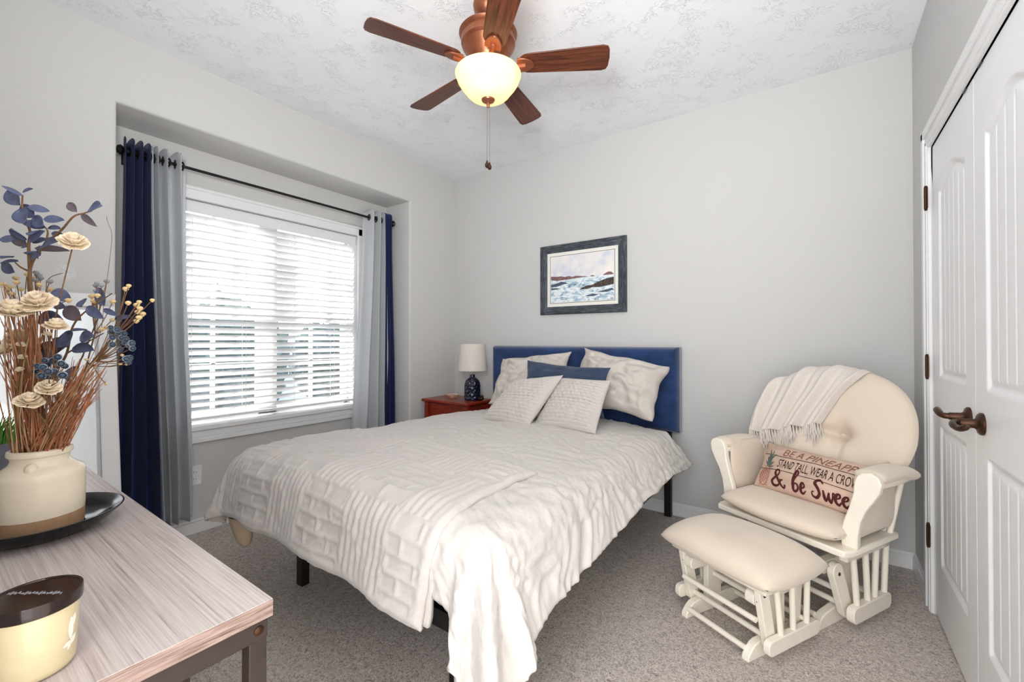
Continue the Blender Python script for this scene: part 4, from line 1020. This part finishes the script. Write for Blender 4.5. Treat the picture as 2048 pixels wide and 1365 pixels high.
# knitted throw over the back of the chair
tr_ = bpy.data.objects
kt = thing('knit_throw', 'cream knit throw with fringe draped over the chair back', 'throw blanket', tuple(chair_pt(-0.12, 0.30, 0.66)))
inv = Matrix.Translation(kt.location).inverted()
rows = [  # rows of (x, z, lift) from behind the back, over the top, down the front
    [(-0.20,0.80,-0.17), (-0.08,0.82,-0.17), (0.03,0.84,-0.17), (0.12,0.86,-0.17)],
    [(-0.25,0.93,-0.10), (-0.12,1.00,-0.12), (0.02,1.02,-0.12), (0.14,1.00,-0.12)],
    [(-0.272,0.965,0.0), (-0.13,1.035,0.0), (0.02,1.052,0.0), (0.135,1.03,0.0)],
    [(-0.29,0.92,0.075), (-0.14,0.99,0.075), (0.0,1.0,0.075), (0.115,0.985,0.07)],
    [(-0.31,0.83,0.095), (-0.16,0.90,0.095), (-0.03,0.91,0.095), (0.07,0.92,0.085)],
    [(-0.325,0.76,0.095), (-0.19,0.80,0.10), (-0.07,0.82,0.10), (0.035,0.84,0.09)],
    [(-0.335,0.665,0.075), (-0.225,0.685,0.10), (-0.105,0.725,0.10), (0.0,0.755,0.09)]]
def throw2(u, v):
    R_ = []
    for r in rows:
        R_.append(cat_rom(r, u))
    q = cat_rom(R_, v)
    fold = 0.016*math.sin(u*2*PI*3.3 + 1.2*v + 0.6) + 0.008*math.sin(u*2*PI*7 - v*2) + 0.006*nz(u*9, v*4)
    amp = smoothstep(0.1, 0.6, v)*0.9 + 0.25
    x, z = q.x, q.y
    y = 0.07 + (z-0.45)*LEAN
    P = Vector((x, y, z)) + Vector((0, -1, LEAN)).normalized()*(q.z*0.82 + fold*amp)
    return inv @ chair_pt(*P)
m = MB(); m.grid(throw2, 90, 80); m.build('cloth', M['knit'], kt, solid=0.009, ang=180)
m = MB()
for i in range(46):
    u = (i+0.5)/46; p0 = throw2(u, 0.995); L = 0.085 + 0.04*random.random()
    for k in range(5):
        ph = random.random()*6; pts = []
        dx, dy = random.uniform(-1, 1)*0.014, random.uniform(-1, 1)*0.01
        dwn = Vector((0.10, 0.03, -1)).normalized()
        for j in range(6):
            t = j/5; w_ = 0.004*math.sin(t*9+ph)
            pts.append(p0 + dwn*L*t*(0.8+0.2*k/4) + Vector((dx*t + w_*t, dy*t - 0.006, 0)))
        m.tube(pts, [0.0022, 0.002, 0.0018, 0.0017, 0.0015, 0.001], 5)
m.build('fringe', M['knit'], kt)

# ------------------------------------------------------------------ console table
TX0, TX1, TY0, TY1, TZ = -2.36, -0.742, -0.055, 0.357, 0.75
tb = thing('console_table', 'grey oak topped console table with a dark metal frame', 'table', ((TX0+TX1)/2, (TY0+TY1)/2, 0))
hx, hy = (TX1-TX0)/2, (TY1-TY0)/2
m = MB(); m.box(-hx, hx, -hy, hy, TZ-0.028, TZ-0.0008); top_o = m.build('tabletop', M['table_edge'], tb, smooth=False, bevel=0.001)
MB().box(-hx+0.0006, hx-0.0006, -hy+0.0006, hy-0.0006, TZ-0.0012, TZ).build('top_veneer', M['tabletop'], top_o, smooth=False)
m = MB(); e = 0.006; el = 0.0068; z1 = TZ-0.028; z0 = z1-0.03
m.box(-hx+e, hx-e-0.002, hy-e-0.028, hy-e-0.0004, z0, z1); m.box(-hx+e, hx-e-0.002, -hy+e+0.0004, -hy+e+0.028, z0, z1)
m.box(hx-e-0.004, hx-e, -hy+e, hy-e, z0-0.004, z1); m.box(-hx+e, -hx+e+0.028, -hy+e, hy-e, z0, z1)
m.build('top_frame', M['table_metal'], tb, smooth=False, bevel=0.002)
for sx in (-1, 1):
    for sy in (-1, 1):
        x0, x1 = sorted((sx*(hx-el), sx*(hx-e-0.028))); y0, y1 = sorted((sy*(hy-el), sy*(hy-e-0.0285)))
        lg = MB().box(x0, x1, y0, y1, 0, z1-0.001).build('leg', M['table_metal'], tb, smooth=False, bevel=0.002)
        MB().lathe([(0,0.0035),(0.004,0.0035),(0.0075,0.0015),(0.008,-0.001)], 16, (sx*(hx-e), sy*(hy-e-0.014), z1-0.017), M4=Matrix.Rotation(sx*PI/2,4,'Y')).build('bolt', M['darkbronze'], lg)
for (x, sy) in ((-0.4, 1), (0.46, 1), (0.46, -1)):
    MB().box(x-0.008, x+0.008, min(sy*(hy-e), sy*(hy-e-0.018)), max(sy*(hy-e), sy*(hy-e-0.018)), 0.16, z0).build('shelf_upright', M['table_metal'], tb, smooth=False)
MB().box(-hx+e, 0.47, -hy+e, hy-e, 0.14, 0.16).build('lower_shelf', M['table_edge'], tb, smooth=False, bevel=0.002)

# ------------------------------------------------------------------ things on the table
VX, VY = -1.425, 0.176
pl = MB(); pl.lathe([(0,0.004),(0.085,0.0),(0.092,0.002),(0.12,0.018),(0.139,0.036),(0.141,0.040),(0.137,0.041),(0.116,0.024),(0.09,0.011),(0,0.0105)], 72)
po = pl.build('plate', M['blackplate'], ang=60); po.location = (VX, VY, TZ)
tag(po, 'glossy black round plate under the cream crock on the table', 'plate')
ZV = TZ + 0.0108
vs_ = thing('crock_vase', 'cream stoneware crock with a raw clay foot holding dried flowers', 'vase', (VX, VY, ZV))
MB().lathe([(0.0,0.0),(0.070,0.0),(0.0715,0.002),(0.0722,0.034)], 64).build('clay_base', M['clay'], vs_)
MB().lathe([(0.0722,0.034),(0.0728,0.045),(0.073,0.118),(0.0725,0.126),(0.068,0.132),(0.058,0.139),(0.049,0.147),(0.0465,0.155),(0.0475,0.162),(0.0515,0.165),(0.0525,0.170),(0.0515,0.176),(0.047,0.178),(0.0435,0.175),(0.043,0.15),(0.05,0.135),(0.065,0.12),(0.065,0.02),(0.0,0.015)], 72).build('body', M['crock'], vs_)
for (ax, ay) in ((0.79, -0.61),):
    pass
b = MB(); b.ball((0.0475, -0.0195, 0.139), 0.0115, 14, 10, sc=(1,1,1.35)); b.build('lug', M['crock'], vs_)
b = MB(); b.ball((-0.0475, 0.0195, 0.139), 0.0115, 14, 10, sc=(1,1,1.35)); b.build('lug', M['crock'], vs_)
# candle
cd = thing('jar_candle', 'cream glass jar candle with a dark lid on the near end of the table', 'candle', (-0.834, 0.099, TZ))
MB().lathe([(0,0.001),(0.032,0.0),(0.037,0.003),(0.0395,0.010),(0.0425,0.086),(0.0,0.086)], 56).build('jar', M['wax'], cd, ang=50)
ld_ = MB().lathe([(0.0415,0.084),(0.0452,0.084),(0.0455,0.086),(0.0455,0.0985),(0.0448,0.1),(0.042,0.1),(0.0415,0.0988),(0,0.0988)], 64).build('lid', M['lid'], cd, ang=40)
b = MB()
dr_ = Vector((0.80, 0.60, 0)); dn = Vector((-0.60, 0.80, 0))
pts = []
for i in range(70):
    t = i/69; x = -0.036 + 0.070*t
    pts.append((x, 0.004*math.sin(i*2.1 + math.sin(i*0.7)*1.3)*(1 if i % 17 < 14 else 0.15)))
stroke(b, pts, 0.001, lambda x, y: dr_*x + dn*(y+0.002) + Vector((0,0,0.0992)), 420)
b.build('lid_lettering', M['silver_ink'], ld_, smooth=False)
b = MB()
def jar_pt(a, z, l=0.0004):
    r = lerp(0.0395, 0.0425, (z-0.01)/0.076)+l; return Vector((r*math.cos(a), r*math.sin(a), z))
def jleaf(a0, z0, a1, z1, w):
    n = 10; vs = []
    for i in range(n+1):
        t = i/n; ww = w*math.sin(PI*min(1, t*0.98+0.01))**0.7; a, z = lerp(a0, a1, t), lerp(z0, z1, t); d = Vector(((a1-a0)*0.042, z1-z0)).normalized()
        vs += [jar_pt(a - d.y*ww/0.042, z + d.x*ww), jar_pt(a + d.y*ww/0.042, z - d.x*ww)]
    b.add(vs, [(2*i, 2*i+1, 2*i+3, 2*i+2) for i in range(n)])
A0 = 0.78
jleaf(A0, 0.036, A0-0.02, 0.066, 0.004); jleaf(A0, 0.05, A0+0.14, 0.068, 0.004); jleaf(A0+0.02, 0.034, A0-0.24, 0.031, 0.003); jleaf(A0, 0.03, A0+0.2, 0.04, 0.004); jleaf(A0, 0.031, A0-0.1, 0.025, 0.002)
b.build('leaf_decal', M['decal'], cd, smooth=False)
# grass plant behind the crock
pp = thing('potted_grass', 'small green grass plant in a grey pot at the left end of the table', 'plant', (-2.10, 0.165, TZ))
MB().lathe([(0,0),(0.046,0),(0.050,0.004),(0.058,0.105),(0.058,0.11),(0.053,0.11),(0.051,0.095),(0,0.09)], 36).build('pot', M['pot'], pp)
m = MB()
for i in range(170):
    a = random.random()*2*PI; r = 0.045*math.sqrt(random.random()); L = random.uniform(0.10, 0.17); le = random.uniform(0.02, 0.10); a2 = a + random.uniform(-0.5, 0.5)
    base = Vector((r*math.cos(a), r*math.sin(a), 0.095)); dd = Vector((math.cos(a2), math.sin(a2), 0)); side = Vector((-dd.y, dd.x, 0)); w_ = random.uniform(0.0015, 0.003)
    vs = []
    for j in range(5):
        t = j/4; c = base + dd*le*t*t + Vector((0, 0, L*(t-0.25*t*t))); vs += [c+side*w_*(1-t*0.9), c-side*w_*(1-t*0.9)]
    m.add(vs, [(2*j, 2*j+1, 2*j+3, 2*j+2) for j in range(4)])
m.build('grass_blades', M['grass'], pp, ang=180)

# ------------------------------------------------------------------ dried flowers in the crock
NECK = Vector((VX, VY, ZV+0.165))
def neck(seed=0, r=0.03):
    a = random.random()*2*PI; q = r*math.sqrt(random.random()); return NECK + Vector((q*math.cos(a), q*math.sin(a), -0.01))
def inside(p): # where a stem stands inside the crock
    return Vector((lerp(VX, p.x, 0.5), lerp(VY, p.y, 0.5), ZV+0.03))
def stem_to(b, p, bend=0.02, r=0.0012, nk=None, mi=0):
    nk = nk or neck(); mid = (nk+p)/2 + Vector((random.uniform(-bend, bend), random.uniform(-bend, bend), bend*0.5))
    pts = [inside(nk), nk] + [cat_rom([nk, mid, p], t/10) for t in range(1, 11)]
    b.tube(pts, r, 6, mi); return pts
def loc0(v, o): return Vector(v) - Vector(o)
def flower_thing(name, label, cat, group): return thing(name, label, cat, tuple(NECK + Vector((0,0,-0.14))), group=group)
def shift(b, o):
    L = Vector(o.location); b.v = [v-L for v in b.v]; return b
def leaf(b, base, tip, w, mi=0, cup=0.15, roll=0.0):
    base, tip = Vector(base), Vector(tip); d = tip-base; L = d.length; d.normalize()
    s = d.cross(Vector((0.45, -0.75, 0.35)))
    if s.length < 1e-3: s = d.cross(Vector((0,0,1)))
    s.normalize(); n_ = s.cross(d); s = (s*math.cos(roll) + n_*math.sin(roll)); n_ = s.cross(d)
    def f(u, v):
        t = v; ww = w/2*(math.sin(PI*t**0.85)**0.65 if 0 < t < 1 else 0)
        x = (2*u-1)
        return base + d*L*t + s*x*ww + n_*(cup*w*(x*x)*0.5 + 0.10*L*math.sin(PI*t)*0.5 + (0.02*w if abs(x) < 0.1 else 0))
    b.grid(f, 6, 12, mi)
def Z3(x, y): return (x/6.827, 360 + y/6.827)
def Z5(x, y): return (x/5.6875, 540 + y/5.6875)
def euca(label, stems, leaves, conv, T0, tw=0.05):
    o = flower_thing('eucalyptus_branch', label, 'dried branch', 'eucalyptus branches in the crock')
    b = MB(); s = 1/ (6.827 if conv is Z3 else 5.6875)
    for k, (pts, r0, r1, root_) in enumerate(stems):
        P = [at(*conv(x, y), T0 + tw*dz) for x, y, dz in pts]
        if root_: P = [inside(NECK), NECK + Vector((0.0, 0.005, 0))] + P
        Q = curve_pts(P, 8*len(P)); b.tube(Q, [lerp(r0, r1, i/(len(Q)-1)) for i in range(len(Q))], 7)
    shift(b, o).build('stem', M['stem'], o)
    b = MB()
    for i, (x0, y0, x1, y1, w_, mi) in enumerate(leaves):
        dz = 0.6*math.sin(i*2.4); t0 = T0 + tw*0.5*dz; dt = 0.03*math.cos(i*1.7)
        leaf(b, at(*conv(x0, y0), t0), at(*conv(x1, y1), t0+dt), w_*s/FPX*T0*1.5, mi, 0.3, 0.35*math.sin(i*3.1))
    shift(b, o).build('leaves', [M['leaf'], M['leaf2']], o, ang=180, solid=0.0006)
euca('tallest dusty blue eucalyptus branch rising above the cream flowers in the crock',
     [([(410,1650,0.2), (400,1250,0), (380,900,0), (400,720,0.2), (340,550,0), (290,380,0), (290,200,0)], 0.0045, 0.0015, True), ([(610,850,0), (640,720,0), (600,640,0.2), (465,520,0.2)], 0.002, 0.001, False),
      ([(395,1250,0), (270,1190,0), (190,1120,0)], 0.0025, 0.001, False)],
     [(265,350,105,160,125,0), (300,170,440,120,48,0), (285,215,0,78,42,0), (465,520,300,350,115,0), (360,380,655,430,88,0), (272,412,335,610,130,0), (605,660,275,580,92,0), (590,645,470,510,110,0),
      (585,545,872,552,84,0), (350,810,140,655,115,0), (180,825,-5,820,90,0), (380,910,160,745,100,1), (410,850,612,695,85,0), (520,705,385,765,92,0), (430,855,640,810,62,0), (340,1010,545,1035,120,0),
      (390,905,310,930,80,0), (165,1060,0,1075,95,0), (250,1112,0,1142,42,0), (200,1270,45,1140,100,0), (430,1060,540,1040,80,0)], Z3, 0.97)
euca('eucalyptus branch leaning right of the tallest one, three leaves at its tip',
     [([(430,1600,0), (410,1190,0.2), (590,900,0.1), (830,680,0), (990,500,-0.2), (1140,450,-0.2), (1240,420,-0.2)], 0.004, 0.0012, True)],
     [(830,670,655,660,52,0), (705,725,885,785,58,0), (600,900,790,845,105,0), (470,940,950,975,72,1), (1040,440,930,320,74,1), (1230,420,1392,355,130,0), (1110,470,1322,642,62,1), (560,900,520,1080,60,0)], Z3, 0.955)
euca('eucalyptus branch arching low to the right toward the navy curtain',
     [([(480,1350,0), (640,1150,0), (760,950,0.2), (830,640,0), (1000,450,-0.2), (1270,270,-0.4)], 0.0042, 0.0012, True), ([(760,950,0), (1000,820,0.2), (1180,720,0.2)], 0.002, 0.001, False)],
     [(560,270,792,330,112,0), (755,430,930,582,105,1), (1000,430,1190,562,74,0), (1190,410,1130,205,84,0), (920,430,975,338,74,0), (1180,450,1352,532,42,0), (480,530,772,645,135,0), (775,885,782,718,160,0),
      (410,960,762,880,140,1), (850,895,1085,920,92,0), (930,775,1085,755,95,0), (800,700,990,690,62,0), (620,400,752,430,62,0), (850,1110,790,1270,84,1), (640,860,720,780,90,0), (600,1000,460,900,120,0), (1310,560,1500,530,40,0)], Z5, 0.985)
def blossom(b, c, w, tilt, seed):
    rnd = random.Random(seed)
    R_ = Matrix.Rotation(tilt[0], 3, 'X') @ Matrix.Rotation(tilt[1], 3, 'Y')
    for ring, (rad, h, np_, pw) in enumerate(((1.0, 0.05, 9, 0.62), (0.78, 0.17, 8, 0.56), (0.54, 0.26, 7, 0.46), (0.3, 0.30, 5, 0.34))):
        for k in range(np_):
            a = 2*PI*(k + rnd.random()*0.5)/np_ + ring; rr = w/2*rad*rnd.uniform(0.88, 1.05)
            def f(u, v, a=a, rr=rr):
                aa = a + (u-0.5)*2*PI/np_*1.5*(0.35+0.65*v); r_ = rr*v*(1 - 0.10*(2*u-1)**2)
                z = w*h*v + w*0.10*v*v*(0.3+ring*0.35) + w*0.02*math.sin(u*9+k) - w*0.05*(1-v)
                return c + R_ @ Vector((r_*math.cos(aa), r_*math.sin(aa), z))
            b.grid(f, 6, 5)
FL = [(145,488,62,0.95,'standing highest on a bare stem, right of the blue leaves'), (78,610,74,0.90,'largest and widest, level with the top of the mirror'), (20,628,76,0.87,'cut by the left edge of the photo, beside the widest one'),
      (111,656,50,0.90,'just below and right of the widest one'), (40,680,58,0.98,'half hidden behind russet stalks below the widest one'), (97,778,49,0.89,'beneath the left cluster of blue thistles'),
      (58,806,56,0.87,'lowest in front, above the rim of the crock'), (86,853,52,0.97,'half hidden among stalks right above the crock rim'), (5,705,42,0.95,'low at the left edge behind the stalks'),
      (41,690,17,0.91,'tiny one on the stalks left of center, topmost of three'), (44,715,16,0.91,'tiny one on the stalks left of center, middle of three'), (40,740,16,0.91,'tiny one on the stalks left of center, lowest of three'), (95,670,18,0.92,'tiny one hanging right under the flower above the thistles')]
for i, (px, py, wp, t, where) in enumerate(FL):
    o = flower_thing('wood_flower', 'cream wood-shaving flower ' + where, 'dried flower', 'cream wood flowers in the crock')
    c = at(px, py, t); w_ = wp/FPX*t*0.86
    b = MB(); nk = NECK + Vector((random.uniform(-0.03, 0.03), random.uniform(-0.03, 0.03), -0.01)); stem_to(b, c, 0.012, 0.0013, nk); shift(b, o).build('stem', M['stem'], o)
    b = MB(); blossom(b, c, w_, (0.25*math.sin(i*1.9)+0.1, 0.5+0.22*math.cos(i*1.3)), i); shift(b, o).build('blossom', M['blossom'], o, ang=180, solid=0.0004)
def head_sprig(name, label, pts, node, t, r, mat, group, dark=None, spiky=False, squash=0.75):
    o = flower_thing(name, label, 'dried flower', group)
    nd = at(*Z5(*node), t); b = MB(); nk = neck()
    q = stem_to(b, nd, 0.02, 0.0016, nk); H_ = []
    for i, (x, y) in enumerate(pts):
        p = at(*Z5(x, y), t + 0.03*math.sin(i*2.1)); H_.append(p)
        b.tube(curve_pts([nd, (nd+p)/2 + Vector((0.006*math.sin(i), 0, -0.004)), p], 8), 0.0009, 5)
    shift(b, o).build('stem', M['stem'], o)
    for i, p in enumerate(H_):
        b = MB(); rr = r*(0.82+0.3*((i*37) % 10)/10)
        if not spiky:
            b.ball(p, rr, 12, 8, sc=(1,1,squash)); b.ball(p - Vector((0,0,rr*squash*0.7)), rr*0.55, 8, 5, 0)
            shift(b, o).build('flower_head', mat, o)
        else:
            dv = (Vector((0,0,EYE)) - p); dv = (p - (NECK + Vector((0,0,0.25))))*1.0 + Vector((0.05, -0.06, 0.02)); dv.normalize()
            Q = dv.to_track_quat('Z', 'Y').to_matrix().to_4x4()
            n_ = 22
            pr_ = [(0.0,-1.0),(0.5,-0.85),(0.85,-0.4),(1.0,0.1),(0.95,0.55),(0.8,0.75)]
            vs = [];
            for rr_, zz in pr_:
                for k in range(n_):
                    a = 2*PI*k/n_; j = 1 + (0.16 if k % 2 else -0.04)*smoothstep(-0.2, 0.75, zz)
                    vs.append(p + (Q @ Vector((rr_*rr*j*math.cos(a), rr_*rr*j*math.sin(a), zz*rr))))
            b.add(vs, [(u*n_+k, u*n_+(k+1) % n_, (u+1)*n_+(k+1) % n_, (u+1)*n_+k) for u in range(len(pr_)-1) for k in range(n_)])
            b.ball(p + dv*rr*0.35, rr*0.62, 10, 7, 1)
            shift(b, o).build('flower_head', [mat, dark], o)
    return o
BG, TG = 'button flower sprigs in the crock', 'blue thistle sprigs in the crock'
R0 = 0.0062
head_sprig('button_flower_sprig', 'sprig of cream button flowers reaching farthest right over the navy curtain', [(1460,180),(1425,215),(1455,375),(1580,365),(1550,400),(1590,437),(1560,477),(1620,500),(1580,542),(1550,582),(1730,345)], (1250,800), 0.98, R0, M['button'], BG)
head_sprig('button_flower_sprig', 'sprig of cream button flowers just right of the mauve leaves', [(1275,570),(1280,360),(1155,675),(1210,655),(1040,300),(1105,290),(1055,352),(1078,372)], (1080,720), 1.0, R0*0.98, M['button'], BG)
head_sprig('button_flower_sprig', 'sprig of cream button flowers above the widest wood flower at left', [(300,50),(175,92),(445,168),(235,222),(562,222),(30,160),(110,190),(82,222),(182,142),(130,272),(375,92),(775,345)], (250,520), 1.0, R0, M['button'], BG)
head_sprig('button_flower_sprig', 'sprig of tiny buttons low on the right, near the mirror frame', [(1440,1075),(1370,1070),(1390,970),(1210,1300),(1080,1010),(985,1020),(1190,965)], (1060,1090), 0.98, R0*0.6, M['button'], BG)
head_sprig('button_flower_sprig', 'sprig of grey button heads in front of the mirror top', [(1095,150),(1085,178),(1150,175),(1085,238),(1210,128)], (1110,560), 1.02, R0*0.95, M['grey_button'], BG)
head_sprig('button_flower_sprig', 'sprig of pale grey button heads behind the tallest branch', [(390,112),(452,92),(562,130),(402,28),(430,60)], (420,420), 1.02, R0*1.1, M['grey_button'], BG)
head_sprig('thistle_sprig', 'blue thistle sprig at the right, beside the navy curtain', [(1255,660),(1260,707),(1325,685),(1340,722),(1400,727),(1270,772),(1372,777),(1422,792),(1272,852),(1362,907),(1452,862),(1490,837),(1500,895),(1412,832),(1432,1012),(1472,1002),(1462,1052)], (1080,1040), 0.95, R0*1.05, M['thistle'], TG, M['thistle_dark'], True)
head_sprig('thistle_sprig', 'blue thistle sprig at the left, above the lower wood flowers', [(515,1030),(615,1032),(700,1065),(437,1092),(545,1070),(500,1107),(742,1092),(460,1152),(555,1152),(632,1152),(412,1150),(482,1202),(545,1222),(642,1207),(716,1195),(660,992),(592,1182)], (560,1330), 0.90, R0*1.12, M['thistle'], TG, M['thistle_dark'], True)
# seed puff and thin curled wisp
o = flower_thing('seed_puff', 'white dandelion-like seed puff left of the curtain edge', 'dried flower', None)
b = MB(); c = at(131, 545, 1.03); stem_to(b, at(92, 562, 1.03), 0.01, 0.0009); b.tube(curve_pts([at(92,562,1.03), at(105,552,1.03), c], 8), 0.0008, 5)
shift(b, o).build('stem', M['stem'], o)
b = MB()
for i in range(90):
    d = Vector((random.gauss(0,1), random.gauss(0,1), random.gauss(0,1))).normalized(); b.tube([c, c+d*0.017], [0.00035, 0.00035], 3); b.ball(c+d*0.017, 0.001, 4, 3)
shift(b, o).build('puff', M['puff'], o)
o = flower_thing('curled_wisp', 'hair-thin curled wisp with a tiny dark tip against the grey wall', 'dried stem', None)
b = MB(); P = [at(*Z5(1185,300), 1.02), at(218,520,1.02), at(222,470,1.02), at(214,445,1.02), at(211,433,1.02)]; b.tube(curve_pts([inside(NECK), NECK, at(190,700,1.0)]+P, 50), 0.0006, 5)
shift(b, o).build('stem', M['stem'], o)
# russet grass
o = flower_thing('russet_grass', 'dense sheaf of thin russet grass stalks filling the crock', 'dried grass', None)
b = MB()
def stalk(px, py, t, r, k):
    p = at(px, py, t); a = random.random()*2*PI; q = 0.037*math.sqrt(random.random())
    d = (p - NECK); nk = NECK + Vector((q*math.cos(a), q*math.sin(a), -0.008)); h2 = Vector((d.x, d.y, 0)); 
    if h2.length > 1e-4: nk += h2.normalized()*min(0.015, h2.length*0.2); 
    v = nk - NECK; v.z = 0
    if v.length > 0.040: nk = NECK + v.normalized()*0.040 + Vector((0,0,-0.008))
    mid = (nk+p)/2 + Vector((random.uniform(-k, k), random.uniform(-k, k), 0.01)); b.tube([inside(nk), nk] + [cat_rom([nk, mid, p], i/6) for i in range(1, 7)], [r, r, r, r, r, r*0.9, r*0.8, r*0.4], 4, 1 if random.random() < 0.28 else 0)
for i in range(125): stalk(random.gauss(45, 32), random.uniform(560, 760), 0.96+random.uniform(-0.07, 0.07), random.uniform(0.0007, 0.0016), 0.012)
for i in range(65): stalk(random.gauss(180, 20), random.uniform(710, 800), 0.97+random.uniform(-0.06, 0.06), random.uniform(0.0007, 0.0015), 0.012)
for i in range(35): stalk(random.uniform(90, 170), random.uniform(720, 820), 0.98+random.uniform(-0.05, 0.05), random.uniform(0.0006, 0.0012), 0.012)
shift(b, o); g_ = b.build('stalks', [M['stalk'], M['stalk_tan']], o); g_['kind'] = 'stuff'

# ------------------------------------------------------------------ leaning mirror
mr = thing('leaning_mirror', 'white framed mirror leaning on the wall behind the console table', 'mirror', (-2.585, 0.33, 0))
Lm = 1.41; lean = math.atan2(0.19, 1.39); FWm = 0.062
T = Matrix.Rotation(-lean, 4, 'Y')
b = MB()
for (y0, y1, z0, z1) in ((-0.25, -0.25+FWm, 0, Lm), (0.25-FWm, 0.25, 0, Lm), (-0.25, 0.25, 0, FWm), (-0.25, 0.25, Lm-FWm, Lm)):
    b.box(-0.022, 0.006, y0, y1, z0, z1, 0, T)
fo = b.build('mirror_frame', M['trim'], mr, smooth=False, bevel=0.004)
b = MB(); i_ = FWm
for (y0, y1, z0, z1) in ((-0.25+i_, -0.25+i_+0.012, i_, Lm-i_), (0.25-i_-0.012, 0.25-i_, i_, Lm-i_), (-0.25+i_, 0.25-i_, i_, i_+0.012), (-0.25+i_, 0.25-i_, Lm-i_-0.012, Lm-i_)):
    b.box(-0.02, -0.004, y0, y1, z0, z1, 0, T)
b.build('inner_bead', M['steel'], mr, smooth=False)
MB().box(-0.018, -0.008, -0.25+FWm-0.004, 0.25-FWm+0.004, FWm-0.004, Lm-FWm+0.004, 0, T).build('mirror_glass', M['mirror'], mr, smooth=False)
